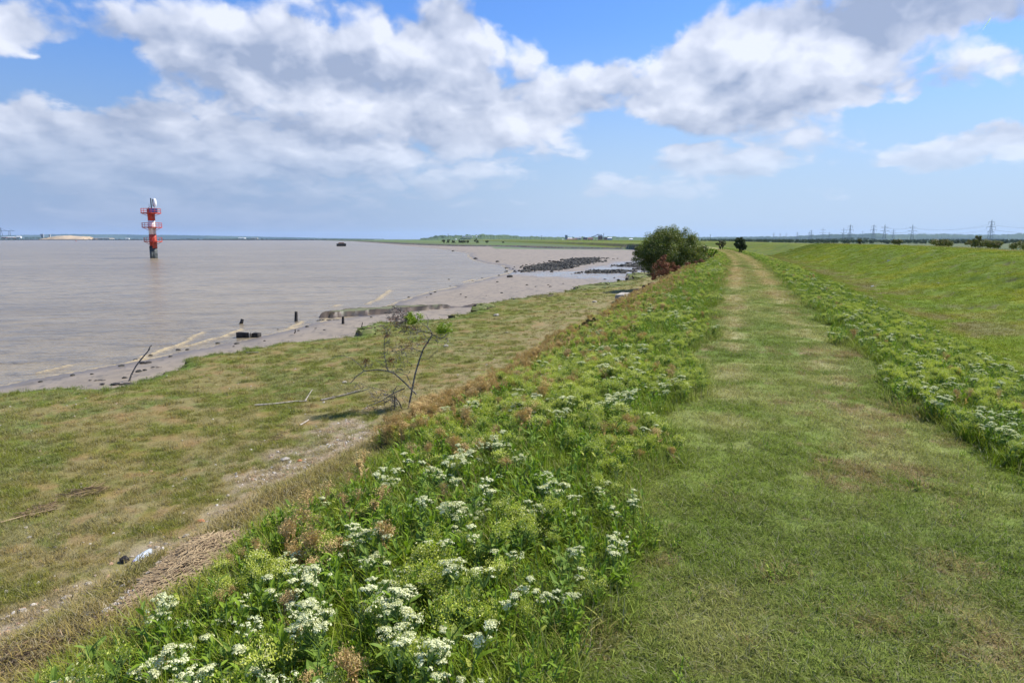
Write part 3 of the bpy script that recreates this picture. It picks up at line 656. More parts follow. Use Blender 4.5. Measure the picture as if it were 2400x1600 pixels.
kind_ = np.where(u < w_white, 0, np.where(u < w_white+w_seed, 1, np.where(u < w_white+w_seed+w_dry, 2, np.where(u < w_white+w_seed+w_dry+w_leaf, 3, 4))))
prot = [a[2] for a in KINDS['white']]+[a[2] for a in KINDS['seed']]+[a[2] for a in KINDS['dry']]+leafys+clumps
off = [0, 5, 9, 12, 16]; cnt = [5, 4, 3, 4, 3]
pick = np.array([off[k]+random.randrange(cnt[k]) for k in kind_])
# collection children come back sorted by name: give kinds sortable plain names
for i, p in enumerate(prot): p.name = 'verge_plant_'+'abcdefghijklmnopqrstuvwxyz'[i]
scl = rng.uniform(.65, 1.25, len(x))*np.where(kind_ == 3, .95, 1)*(1+np.clip((y-20)*.008, 0, .3))*np.where(~left, .92, 1)*np.where(left & (s > -.9) & (y > 2), .8, 1)
r_ = np.hypot(x, y)
Pv = np.stack([x, y, z], 1)
solo = np.zeros(len(x), bool)
GR = {0: ('flowering_cress', 'cress plants in white flower', 210), 1: ('seeding_cress', 'yellow green cress plants going to seed', 110), 2: ('dried_cress', 'dried tan cress plants', 90)}
LB = {0: ('cress plant with domed cream white flower heads, on the verge left of the path', 'cress plant in cream white flower, on the verge right of the path'),
      1: ('cress plant with yellow green seed heads, on the verge left of the path', 'cress plant with yellow green seed heads, on the verge right of the path'),
      2: ('dried orange tan cress plant on the verge left of the path', 'dried orange tan cress plant on the verge right of the path')}
for kk, (nm, grp, mx) in GR.items():
    ii = np.where(kind_ == kk)[0]; ii = ii[np.argsort(r_[ii])][:mx]; solo[ii] = True
    for i in ii:
        e = empty(nm, Pv[i], random.uniform(0, 6.28)); e.scale = (scl[i],)*3
        e.rotation_euler[0] = random.gauss(0, .1); e.rotation_euler[1] = random.gauss(0, .1)
        a, b, _ = KINDS[['white', 'seed', 'dry'][kk]][pick[i]-off[kk]]
        for src in [a]+b:
            c = src.copy(); COL.objects.link(c); c.parent = e
        sd = 0 if s[i] < 0 else 1
        tag(e, LB[kk][sd], 'wildflower', grp+(' on the left verge' if sd == 0 else ' on the right verge'))
scatter('verge_vegetation', Pv[~solo], prot, 'dense mass of cress, leafy shoots and long grass on both verges', col=None, scl=scl[~solo], idx=pick[~solo], tilt=.12, cat='ground cover')
print('verge plants', len(x))
# dense underlayer of green blades so no soil shows through
n = 70000; y = .9*(60/.9)**rng.uniform(0, 1, n); s = rng.uniform(-4.2, 5.2, n); x = s+cen(y); k = verge_mask(s, y) & inview(x, y); x, y, s = x[k], y[k], s[k]; z, M = ground_at(x, y); c = gcol(x, y, M)
c = c*1.15; k = rng.uniform(0, 1, len(x)) < 1-.45*sst(-y, -5, -3)*(s < 0)*(s > -2.6); x, y, s, z, c = x[k], y[k], s[k], z[k], c[k]; scatter('verge_grass', np.stack([x, y, z], 1), [tuft('under_tuft', 45, .12, .05, .15, .0055, [M_blade, M_bladedry], (.2, 1.2), .08, 3) for _ in range(3)], 'green grass growing between the verge plants', col=c, scl=rng.uniform(.7, 1.3, len(x))*(1+y*.01), cat='grass')
# sparse plants creeping onto the mown grass
n = 700; y = 1.6*(26/1.6)**rng.uniform(0, 1, n); s = rng.uniform(-.6, 4.5, n); x = s+cen(y); k = inview(x, y) & ~verge_mask(s, y) & ((s < -.1) | (s > 1.3) | (rng.uniform(0, 1, n) < .25)); x, y = x[k], y[k]; z, M = ground_at(x, y)
scatter('path_weeds', np.stack([x, y, z-.02], 1), leafys[2:], 'small leafy weeds creeping over the mown grass', scl=rng.uniform(.22, .62, len(x)), cat='weeds')

# ------------------------------------------------------------------ materials for things
def painted(name, a, b, ru=.7):
    m, q, o = mat(name); co = q.new('ShaderNodeTexCoord').outputs['Object']; n = q.noise(co, 1.2, 5, .6); st = q.noise(q.v('MULTIPLY', co, (3.5, 3.5, .35)), 1.6, 5, .65)
    c = q.mix(q.ss(n, .3, .7), a, b); c = q.mix(q.m('MULTIPLY', q.ss(st, .55, .70), ru), c, (.24, .12, .07)); q.l.new(bsdf(q, c, .55), o); return m
M_red = painted('weathered_red_paint', (.50, .05, .025), (.66, .10, .05)); M_white = painted('weathered_white_paint', (.80, .80, .76), (.88, .88, .86), .22)
M_dark = simple('tarred_steel', (.030, .036, .034), .6, 1.5, .4, (.10, .11, .10))
M_blue = simple('blue_panel', (.035, .08, .30), .25, 2, .3, None, .5)
M_grey = simple('grey_metal', (.16, .17, .19), .5, 3, .25)
M_wood = simple('wet_dark_timber', (.022, .018, .015), .7, 4, .5, (.06, .05, .04), bump=.5)
M_rock = simple('weedy_black_rock', (.024, .024, .020), .75, 1.2, .4, (.085, .078, .06), bump=.6)
M_stone = simple('pale_stone', (.36, .31, .24), .9, 9, .3, (.52, .47, .40), bump=.6)
M_brick = simple('orange_brick', (.45, .20, .09), .9, 12, .25, bump=.5)
M_conc = simple('concrete', (.30, .25, .19), .9, 3.5, .3, (.46, .40, .31), bump=.6)
M_bark = simple('bark', (.09, .068, .05), .9, 25, .4, (.34, .31, .27), bump=.6)
M_bark_d = simple('dark_bark', (.035, .026, .02), .9, 20, .4)
M_drift = simple('bleached_driftwood', (.34, .29, .22), .9, 15, .3, (.55, .49, .40))
M_pylon = simple('galvanised_steel', (.13, .15, .19), .6, .1, .1)
M_rust = simple('rusty_debris', (.16, .06, .03), .9, 6, .5, (.30, .16, .09))

# ------------------------------------------------------------------ beacon tower in the river
g0 = gz(362, 605, WZ); 
def beacon():
    root = empty('beacon_tower', (g0[0], g0[1], WZ), math.atan2(-g0[0], g0[1]))
    tag(root, 'red and white banded navigation beacon tower with three railed platforms standing in the river', 'beacon')
    K = 1.0
    def cyl(name, r, z0, z1, m, n=28, x=0, y=0):
        mb = MB(); zs = np.linspace(z0, z1, 3); mb.tube([(x, y, z) for z in zs], r, n, 0, True); o = mb.build(name, [m], root, True)
        o.data.polygons.foreach_set('use_smooth', np.array([len(p.vertices) == 4 for p in o.data.polygons])); return o
    cyl('foundation_column', .84, -2, 2.6, M_dark); cyl('red_column_band', .90, 2.6, 6.15, M_red); cyl('white_column_band', .87, 6.15, 9.75, M_white)
    cyl('red_column_band', .87, 9.75, 12.75, M_red)
    p = cyl('fender_pile', .40, -2, 3.15, M_dark, 14, -.62, -.75)
    cyl('mooring_bracket', .12, 3.1, 3.9, M_red, 8, -.62, -.78)
    for z, r, h, w in ((4.35, 2.2, 1.0, .06), (8.0, 2.4, 1.15, .07), (11.65, 2.4, 1.15, .07)):
        mb = MB(); mb.tube([(0, 0, z-.13), (0, 0, z+.10)], r, 16, 0)
        pf = mb.build('platform', [M_red], root)
        rl = MB(); n = 16
        ring = [np.array([math.cos(2*math.pi*i/n)*(r-.06), math.sin(2*math.pi*i/n)*(r-.06), 0]) for i in range(n+1)]
        for hz in ((h,) if z < 5 else (h*.5, h)): rl.tube([p_+[0, 0, z+hz] for p_ in ring], w*.6, 5, 0, False)
        for i in range(n): rl.tube([ring[i]+[0, 0, z+.1], ring[i]+[0, 0, z+h]], w*.65, 5)
        rl.build('railing', [M_red], pf)
        br = MB()
        for i in range(6):
            a = i*math.pi/3; br.tube([(.8*math.cos(a), .8*math.sin(a), z-.75), (r*.85*math.cos(a), r*.85*math.sin(a), z-.14)], .06, 5)
        br.build('bracket', [M_red], pf)
    hs = MB(); hs.box((.55, -.2, 12.35), (1.75, 1.2, 1.15)); hb = hs.build('battery_cabin', [M_grey], root)
    for i in range(4):
        sp = MB(); sp.box((-.16+i*.45, -.86, 12.35), (.40, .07, .95)); sp.build('solar_panel', [M_blue], root)
    for i in range(2):
        sp = MB(); sp.box((1.47, -.45+i*.5, 12.35), (.07, .42, .95)); sp.build('solar_panel', [M_blue], root)
    mt = MB(); mt.tube([(.18, 0, 12.9), (.18, 0, 15.5)], [.16, .14], 10); mt.build('mast', [M_dark], root)
    cp_ = MB(); cp_.tube([(1.0, 0, z) for z in (13.0, 13.15, 13.5, 14.2, 15.0, 15.3, 15.45)], [.12, .12, .42, .50, .44, .3, .1], 16); c1 = cp_.build('radar_housing', [M_white], root, True)
    cb = MB(); cb.box((.66, -.05, 14.3), (.34, .5, 1.9)); cb.build('radar_antenna', [M_dark], root)
    an = MB(); an.tube([(-.3, 0, 12.7), (-.3, 0, 14.0)], .035, 5); an.tube([(-.45, 0, 13.3), (-.15, 0, 13.3)], .03, 5); an.build('antenna', [M_dark], root)
    ld = MB()
    for sx in (.38, .80): ld.tube([(sx, -.96, 2.5), (sx, -.96, 11.5)], .035, 5)
    for i in range(24): ld.tube([(.38, -.96, 2.7+i*.37), (.80, -.96, 2.7+i*.37)], .022, 4)
    ld.build('ladder', [M_dark], root)
    lamp = MB(); lamp.tube([(-.45, -.3, 12.75), (-.45, -.3, 13.05)], .2, 10); lamp.build('lantern', [M_grey], root)
beacon()
# derelict mooring block far out, buoy
p = gz(800, 577, WZ); e = empty('mooring_platform', (p[0], p[1], WZ), math.atan2(-p[0], p[1])); tag(e, 'dark derelict steel mooring platform standing alone in the far river', 'platform')
w = 22/1618*abs(np.dot(p-C0, FH)); 
mb = MB(); mb.box((0, 0, w*.13), (w, w*.6, w*.30), jit=w*.012); mb.build('base', [M_wood], e)
mb = MB(); mb.box((0, 0, w*.34), (w*.66, w*.4, w*.115), taper=.8); mb.build('deckhouse', [M_rust], e)
for i in range(5): mb = MB(); mb.tube([(-w*.46+i*w*.23, -w*.32, -1), (-w*.46+i*w*.23, -w*.32, w*.27)], w*.022, 6); mb.build('pile', [M_dark], e)
p = gz(178, 565.3, WZ); e = empty('channel_buoy', (p[0], p[1], WZ)); tag(e, 'tiny red channel buoy floating near the far left shore', 'buoy'); 
k = abs(np.dot(p-C0, FH))/1618
mb = MB(); mb.tube([(0, 0, -1), (0, 0, .9*k)], [1.7*k, 1.5*k], 12); mb.build('float', [M_red], e); mb = MB(); mb.tube([(0, 0, .9*k), (0, 0, 3*k)], [.7*k, .25*k], 8); mb.build('topmark', [M_dark], e)

# ------------------------------------------------------------------ posts, wreckage and sticks along the water's edge
def stake(name, label, cat, b, tpx, r0, r1, m, wob=0, group=None):
    p0 = hit(*b); Dp = float(np.dot(p0-C0, FW)); p1 = at(tpx[0], tpx[1], Dp); L = p1-p0
    mb = MB(); P_ = [p0*0-[0, 0, .4]]+[L*k+np.array([wob*math.sin(k*5), 0, wob*.3*math.sin(k*9)]) for k in (0, .25, .5, .75, 1)]
    mb.tube(P_, [r0]+[r0+(r1-r0)*k for k in (0, .25, .5, .75, 1)], 8); o = mb.build(name, [m]); o.location = p0; tag(o, label, cat, group); return o
stake('timber_post', 'tallest black timber post standing upright in the shallow water', 'post', (694, 753), (694, 730), .105, .085, M_wood)
stake('timber_post', 'short leaning grey timber post out in the water', 'post', (564, 759), (569, 748), .10, .09, M_wood, .02)
stake('timber_post', 'short upright black post on the mud beside the grassy spit', 'post', (804, 759), (804, 742), .085, .07, M_wood)
stake('iron_rod', 'thin bent rod at the edge of the water below the tallest post', 'rod', (690, 781), (693, 771), .03, .025, M_wood, .03)
stake('iron_rod', 'thin leaning rod stuck in the mud beside the turf ledge', 'rod', (847, 768), (850, 755), .028, .02, M_wood)
p0 = hit(302, 893); Dp = float(np.dot(p0-C0, FW)); P_ = [at(a, b, Dp) for a, b in ((302, 895), (308, 878), (319, 857), (333, 839), (346, 824), (352, 812), (357, 808))]
mb = MB(); mb.tube(P_, [.035, .032, .028, .026, .022, .016, .010], 6); mb.tube([P_[4], at(352, 818, Dp), at(350, 811, Dp)], [.015, .01, .006], 5); shift(mb, P_[0]); o = mb.build('driftwood_branch', [M_bark]); o.location = P_[0]
tag(o, 'tall curved bare branch standing upright in the mud at the turf edge', 'branch')
def clutter(name, label, cat, px, n, r, m, sx=1.0, flat=.3, group=None):
    p0 = hit(*px); mb = MB(); r = r*(.55 if p0[1] > 15 else 1)
    for _ in range(n): mb.rock((random.gauss(0, .5)*r*sx*2, random.gauss(0, .4)*r, r*.1), r*random.uniform(.3, .7), 0, flat)
    o = mb.build(name, [m]); o.location = p0; o.rotation_euler[2] = YAW; return tag(o, label, cat, group)
clutter('seaweed_clump', 'dark weed and debris heap at the foot of the tall curved branch', 'debris', (295, 901), 16, .32, M_wood, 1.8, .3)
clutter('seaweed_clump', 'black flattened debris mound on the mud right of the curved branch', 'debris', (342, 851), 7, .34, M_wood, 1.1, .45)
clutter('seaweed_clump', 'low strip of black weed on mud by the turf corner', 'debris', (365, 861), 8, .16, M_wood, 2.2, .3)
clutter('seaweed_clump', 'dark weed lying at the far left of the mud', 'debris', (232, 891), 7, .20, M_wood, 2.0, .25)
clutter('seaweed_clump', 'dark weedy stones in the shallows below the first breaking wave', 'debris', (425, 820), 7, .24, M_wood, 1.6, .35)
clutter('seaweed_clump', 'black weedy rock awash between the tall post and the grassy spit', 'debris', (762, 751), 8, .38, M_wood, 1.8, .35)
# wreck of black timbers awash
p0 = hit(580, 790); e = empty('timber_wreck', p0, YAW); tag(e, 'black waterlogged timber crib awash at the water edge left of the posts', 'wreckage')
mb = MB(); mb.box((-.16, 0, .10), (.66, .42, .26), .15, jit=.06); mb.build('hull_block', [M_wood], e)
mb = MB(); mb.box((.44, .07, .11), (.38, .34, .22), -.1, jit=.03); mb.build('hull_block', [M_wood], e)
for i, (xx, hh_) in enumerate(((-.46, .20), (-.1, .25), (.19, .27), (.27, .22), (.6, .2))): mb = MB(); mb.box((xx, -.23, hh_/2), (.05, .05, hh_), .2, jit=.01); mb.build('rib', [M_drift if i in (2,) else M_wood], e)
M_turfblk, q, o_ = mat('turf_block'); gq = q.new('ShaderNodeNewGeometry'); nz = q.sep(gq.outputs['Normal'])[2]; tn = q.noise(gq.outputs['Position'], 3, 4, .6)
q.l.new(bsdf(q, q.mix(q.ss(nz, .45, .75), q.mix(tn, (.03, .022, .016), (.09, .06, .04)), q.mix(q.ss(tn, .35, .65), (.085, .115, .022), (.165, .160, .055))), .95), o_)
def slab(label, out, zt, h):
    P = [np.array(gz(a, b, zt)) for a, b in out]; E = []
    for i in range(len(P)):
        a, b = P[i], P[(i+1) % len(P)]; n_ = max(1, int(np.linalg.norm(b-a)/.3))
        for j in range(n_): p_ = a+(b-a)*j/n_+rng.normal(0, .11, 3)*[1, 1, .3]; E.append(p_)
    c = np.mean(E, 0); n_ = len(E); mb = MB(); V = [c-c]; rings = [(.5, .0), (.8, -.02), (1.0, -.08), (.95, -.5*h), (.88, -h)]
    for kx, dz_ in rings: V += [np.array([(e[0]-c[0])*kx+random.gauss(0, .02), (e[1]-c[1])*kx+random.gauss(0, .02), dz_+random.gauss(0, .045)]) for e in E]
    F_ = [(0, 1+i, 1+(i+1) % n_) for i in range(n_)]
    for k_ in range(4): F_ += [(1+k_*n_+i, 1+(k_+1)*n_+i, 1+(k_+1)*n_+(i+1) % n_, 1+k_*n_+(i+1) % n_) for i in range(n_)]
    mb.add(V, F_); o = mb.build('turf_block', [M_turfblk]); o.location = c
    import bmesh
    bm = bmesh.new(); bm.from_mesh(o.data); bmesh.ops.recalc_face_normals(bm, faces=bm.faces); bm.to_mesh(o.data); bm.free(); return tag(o, label, 'turf')
slab('undercut turf ledge with dark face behind the thin rod, nearest of the turf steps', [(842,774),(855,762),(885,756),(905,757),(884,772),(880,778),(860,779)], -2.47, .5)
slab('little slumped turf block on the mud just above the dead tree crown', [(1052,742),(1070,736),(1093,739),(1085,744),(1062,746)], -2.54, .45)
slab('squared turf block with a dark undercut face at the middle of the turf edge', [(1109,718),(1115,711),(1155,710),(1158,718),(1140,722),(1110,722)], -2.43, .6)
slab('long turf shelf with dark face above the concrete block', [(1357,673),(1362,667),(1445,661),(1500,660),(1500,667),(1430,672),(1365,677)], -2.36, .6)
slab('highest turf ledge below the rust coloured shrub', [(1484,646),(1490,640),(1530,637),(1540,645),(1500,650)], -2.26, .7)
# scattered stones on mud
def stone(px, r, label, cat='rock', m=None, group=None, name='rock', sq=.6):
    p0 = hit(*px); mb = MB(); mb.rock((0, 0, r*.15), r, 0, sq); o = mb.build(name, [m or M_rock]); o.location = p0; o.rotation_euler[2] = random.uniform(0, 6); return tag(o, label, cat, group)
stone((1195, 649.5), .42, 'largest lone black rock on the open mud right of the shoreline point', sq=.55)
g_ = 'small dark stones strewn over the wet mud'
for px in [(1170,646),(1052,652+3),(1108,658),(1055,670),(1130,652),(1290,672),(1010,690),(1176,687),(1092,697),(1140,693),(1166,661),(1320,665),(1255,672),(1285,668),(720,766),(651,772),(740,770),(760,774),(620,799),(555,806),(548,812),(510,805),(400,836),(352,834),(318,845),(285,858),(292,886),(326,871),(340,868),(700,775),(1080,690),(1205,702),(1235,668),(1440,651),(1418,655),(870,744),(905,733),(1000,697),(958,697),(1340,643),(1020,685),(215,877),(170,880),(95,895)]:
    stone(px, random.uniform(.05, .12)*(1+max(0, 720-px[1])*.008), 'small dark stone on the wet mud along the waterline', 'stone', M_rock, g_, 'mud_stone', .5)
for px, r, l in (((1450,657),.55,'dark boulder nearest the turf at the end of the mud'),((1470,655),.7,'broad black boulder leaning on the last turf ledge'),((1375,690),.3,'dark clod fallen from the turf edge near the low step'),((1062,587+2),1.6,'dark rock at the far bend of the waterline'),((1115,607),1.4,'black rock at the tip of the far mud point'),((1166,613+1),1.2,'rock at the left end of the strewn stones on the far mud')):
    stone(px, r*.36, l)
# two banks of black rubble on the mud
def rubble(name, label, poly, n, r0, r1, out=.12):
    P = [gz(a, b, -3.0)[:2] for a, b in poly]; A = np.array(P); lo, hi = A.min(0), A.max(0); Q = []
    while len(Q) < n:
        v = rng.uniform(lo, hi, (4*n, 2)); d = sdist(v[:, 0], v[:, 1], P); pr = np.where(d > 0, np.clip(.35+d*.3, 0, 1), out*np.exp(d/1.6))*sst(fbm(v[:, 0], v[:, 1], .22, 4, 8), .42, .56); v = v[rng.uniform(0, 1, len(v)) < pr]; Q += v.tolist()
    Q = np.array(Q[:n]); z = terrain(Q[:, 0], Q[:, 1]); pr = []
    for i in range(4): m_ = MB(); m_.rock((0, 0, 0), 1, 0, .5, i+5); pr.append(m_.build('rubble_stone', [M_rock], link=False))
    scatter(name, np.stack([Q[:, 0], Q[:, 1], z+.02], 1), pr, label, scl=r0+(r1-r0)*rng.uniform(0, 1, n)**2.2, tilt=.4, cat='rocks')
rubble('far_rubble', 'farther bank of black weedy rubble across the mud left of the big bush', [(1210,631),(1260,620),(1334,607),(1405,605),(1400,612),(1385,619),(1320,632),(1237,635)], 2900, .15, .42)
rubble('near_rubble', 'nearer bank of black rubble running under the big bush', [(1329,645),(1400,634),(1440,626),(1500,617),(1560,618),(1560,632),(1500,634),(1436,640),(1360,647)], 2200, .13, .36)
# ------------------------------------------------------------------ concrete block, rusty rubble
p0 = hit(1447, 709); e = empty('concrete_block', p0, YAW); tag(e, 'pale squared concrete block jutting from the bank toward the mud', 'concrete block')
k = float(np.dot(p0-C0, FW))/F
mb = MB(); mb.box((16*k, 26*k, 8*k), (21*k, 90*k, 18*k), -.316, jit=.02); o = mb.build('block', [M_conc], e)
bv = o.modifiers.new('bevel', 'BEVEL'); bv.width = .03; bv.segments = 2
mb = MB(); mb.box((16*k, 26*k, 17.8*k), (19.5*k, 86*k, 2.4*k), -.316, jit=.015); mb.build('lit_top', [M_stone], e)  # paler slab added on top, its colour standing in for sunlight
for px, r, l in (((1478,694),.30,'reddish broken brick lump on the bank behind the concrete block'),((1490,686),.34,'rust brown rubble lump above the concrete block'),((1512,676),.38,'brown rubble lump below the rust coloured shrub'),((1528,668),.33,'topmost brown rubble lump beneath the rust coloured shrub'),((1470,700),.2,'small white chunk beside the concrete block')):
    stone(px, r, l, 'rubble', M_stone if 'white' in l else M_rust, None, 'rubble_lump', .7)
# stones, brick and litter on the turf
for px, r, l, m in (((470,1222),.055,'flat pale orange stone on turf above the reed heap','b'),((437,1256),.045,'white grey stone lying on turf beside the flat orange stone','s'),((668,1078),.085,'yellowish angular rock on the pebbly patch','s'),((702,1080),.05,'orange brick piece right of the yellowish rock','b'),
        ((155,1402),.05,'tan stone on the bare ground below the bottle','s'),((230,1402),.055,'grey white flint left of the reed heap','s'),((207,1368),.04,'small grey stone below the bottle','s'),((130,1492),.05,'dark tan stone in the bare pebbly corner','s'),((52,1432),.045,'brown stone near the left edge','s'),((1045,812),.12,'pale stone in the turf right of the small dead tree','s'),((1188,780),.09,'bright white stone in the middle of the turf','s'),((1393,708),.16,'pale stone on turf left of the concrete block','s'),((1163,740),.2,'tan stone on turf near the far turf step','s'),((808,897),.09,'weathered lump at the tip of the arched branch','s'),((925,1005),.08,'white flint at the foot of the dead tree','s')):
    stone(px, r, l, 'stone', M_brick if m == 'b' else M_stone, None, 'brick_piece' if m == 'b' else 'stone', .5)
M_litter = simple('white_litter', (.75, .75, .72), .6, 5, .1)
for px, l in (((2200,664),'white scrap of litter on the green slope, nearer one'),((2083,612),'white scrap of litter on the green slope, farther one'),((2045,672),'pale scrap in the grass dip right of the verge'),((1820,620),'tiny white scrap beside the path weeds')):
    p0 = hit(*px); k = float(np.dot(p0-C0, FW))/F; mb = MB(); mb.box((0, 0, 1.2*k), (6*k, 4*k, 2.4*k), .4, jit=.8*k); o = mb.build('litter', [M_litter]); o.location = p0; tag(o, l, 'litter')
# plastic bottle
mbt, q, o_ = mat('clear_plastic'); gb = q.new('ShaderNodeBsdfPrincipled'); gb.inputs['Base Color'].default_value = (.78, .86, .95, 1); gb.inputs['Roughness'].default_value = .08; gb.inputs['Transmission Weight'].default_value = .55; gb.inputs['IOR'].default_value = 1.2; q.l.new(gb.outputs[0], o_)
M_cap = simple('blue_cap', (.04, .05, .45), .4)
a_ = hit(312, 1324); b_ = hit(358, 1296); d_ = (b_-a_)/np.linalg.norm(b_-a_); Lb = .30
e = empty('plastic_bottle', a_); tag(e, 'clear plastic drinks bottle with blue cap lying on turf by the reed heap', 'bottle'); lift = np.array([0, 0, .045])
mb = MB(); mb.tube([d_*L*Lb+lift for L in (.07, .12, .22, .30, .45, .48, .52, .70, .9, .97, 1.0)], [.013, .014, .034, .041, .041, .037, .041, .041, .041, .036, .02], 16); mb.build('body', [mbt], e, True)
mb = MB(); mb.tube([d_*0+lift, d_*.07*Lb+lift], .015, 12); mb.build('cap', [M_cap], e)
p0 = hit(293, 1316); mb = MB(); mb.rock((0, 0, .03), .055, 0, .9, 3); o = mb.build('charred_wood', [M_wood]); o.location = p0; tag(o, 'small black charred lump beside the plastic bottle', 'debris')
# ------------------------------------------------------------------ driftwood and reeds
def stick(pp, r, label, name='driftwood_stick', cat='stick', m=None, lift=.03, twigs=()):
    P_ = [hit(*a)+[0, 0, lift] for a in pp]; mb = MB(); mb.tube(P_, [r*(1-.5*i/len(P_)) for i in range(len(P_))], 6)
    for tw in twigs: mb.tube([hit(*tw[0])+[0, 0, lift], hit(*tw[1])+[0, 0, tw[2]]], [r*.6, r*.3], 5)
    shift(mb, P_[0]); o = mb.build(name, [m or M_drift]); o.location = P_[0]; return tag(o, label, cat)
stick([(597,952),(640,949),(690,943),(720,942)], .028, 'long bleached forked stick on the turf left of the dead tree', twigs=[((715,942),(733,934),.25)])
stick([(554,826),(580,828),(607,827)], .03, 'straight white stick lying along the far turf edge')
stick([(703,999),(715,992),(724,986)], .018, 'short bleached stick in front of the long forked stick')
stick([(752,940),(800,929),(845,916)], .022, 'long thin grey branch on the turf reaching to the dead tree', m=M_bark)
stick([(2,1228),(60,1212),(130,1196)], .012, 'thin stalk trailing left from the farther small reed bundle', 'reed_stalk', 'reed', M_straw)
def reeds(name, label, poly, n, L, r, zmax, cat='reeds', ang=None, m=None):
    P = [hit(a, b) for a, b in poly]; A = np.array(P)[:, :2]; lo, hi = A.min(0), A.max(0); mb = MB(); c0 = np.array(P).mean(0); k = 0
    main = math.atan2(*(A[0]-A[len(A)//2])[::-1]) if ang is None else ang
    while k < n:
        v = rng.uniform(lo, hi); dd = float(sdist(np.array([v[0]]), np.array([v[1]]), A)[0])
        if dd < -.02: continue
        z = tz(*v)+random.uniform(0, 1)*zmax*min(1, max(.1, dd/.25)); a = main+random.gauss(0, .75); l = random.uniform(*L); e_ = random.gauss(0, .13)
        d = np.array([math.cos(a), math.sin(a), e_])*l/2; c = np.array([v[0], v[1], z+.01]); mb.tube([c-d-c0, c-c0+[0, 0, random.uniform(-.01, .02)], c+d-c0], random.uniform(.5, 1)*r, 3, 0, False); k += 1
    o = mb.build(name, [m or M_straw]); o.location = c0; return tag(o, label, cat, kind='stuff' if n > 500 else None)
reeds('reed_heap', 'heap of washed up dry reeds at the foot of the bank', [(570,1258),(520,1256),(440,1286),(380,1328),(340,1376),(290,1425),(325,1425),(400,1395),(470,1362),(520,1325)], 1900, (.06, .20), .0034, .09)
reeds('reed_litter', 'thin scatter of dry reeds in the bottom left corner', [(-60,1640),(-40,1560),(60,1500),(170,1480),(260,1440),(250,1490),(120,1560),(30,1640)], 1500, (.06, .22), .004, .05)
reeds('reed_bundle', 'small dry reed bundle on turf, the right one of two', [(146,1166),(190,1148),(235,1142),(230,1158),(180,1168)], 120, (.15, .45), .006, .06)
reeds('reed_bundle', 'small dry reed bundle on turf, the left one of two', [(45,1212),(80,1192),(125,1180),(110,1200),(70,1212)], 110, (.15, .4), .006, .05)
reeds('reed_bundle', 'little tangle of twigs on turf left of the pebbly patch', [(622,1036),(650,1020),(662,1010),(648,1032)], 35, (.1, .3), .006, .05)
# pebbles
pr = []
for i in range(4): m_ = MB(); m_.rock((0, 0, 0), 1, 0, .6, i+40); pr.append(m_.build('pebble', [simple('pebble_'+'abcd'[i], [(.42, .36, .28), (.55, .50, .43), (.30, .24, .18), (.40, .26, .16)][i], .9, 2, .2)], link=False))
n = 80000; rad = 3.2*(24/3.2)**rng.uniform(0, 1, n); an = YAW+rng.uniform(-R(5), R(42), n); x = -np.sin(an)*rad; y = np.cos(an)*rad; z, M = ground_at(x, y)
n2 = fbm(x, y, 1.7, 4, 71); pk = np.maximum(sst(sdist(x, y, PEB)+(n2-.5)*2, -.2, .8), sst(sdist(x, y, PEB2)+(n2-.5)*2, -.3, .8)); pk = np.maximum(pk, sst(M['s']+(n2-.5)*2.2, -7.6, -6.0)*sst(-y, -14, -8)*.5)*(M['s'] < -3.3)
k = rng.uniform(0, 1, n) < (pk*.30+.010*(M['dg'] > .3)*(M['s'] < -3.2)); print('pebbles', k.sum())
scatter('pebbles', np.stack([x, y, z], 1)[k], pr, 'loose pebbles and flints on bare ground at the foot of the bank', scl=rng.uniform(.008, .034, k.sum()), tilt=.4, cat='pebbles')

# ------------------------------------------------------------------ bushes and trees
def leaves_np(centers, rads, n, size, seed=1, gap=.5):
    g = np.random.default_rng(seed); ci = g.integers(0, len(centers), n); c = centers[ci]; d = g.normal(0, 1, (n, 3)); d /= np.linalg.norm(d, axis=1)[:, None]
    rr_ = rads[ci]*g.uniform(.2, 1.35, n)**.75; p = c+d*rr_[:, None]*np.array([1, 1, .85])
    nn = d*.8+g.normal(0, .55, (n, 3))+[0, 0, .35]; nn /= np.linalg.norm(nn, axis=1)[:, None]
    u = np.cross(nn, g.normal(0, 1, (n, 3))); u /= np.linalg.norm(u, axis=1)[:, None]; v = np.cross(nn, u); s = size*g.uniform(.6, 1.4, n)[:, None]
    V = np.stack([p-u*s*.42, p-v*s*.9, p+u*s*.42, p+v*s], 1).reshape(-1, 3); Fq = np.arange(4*n).reshape(-1, 4); return V, Fq
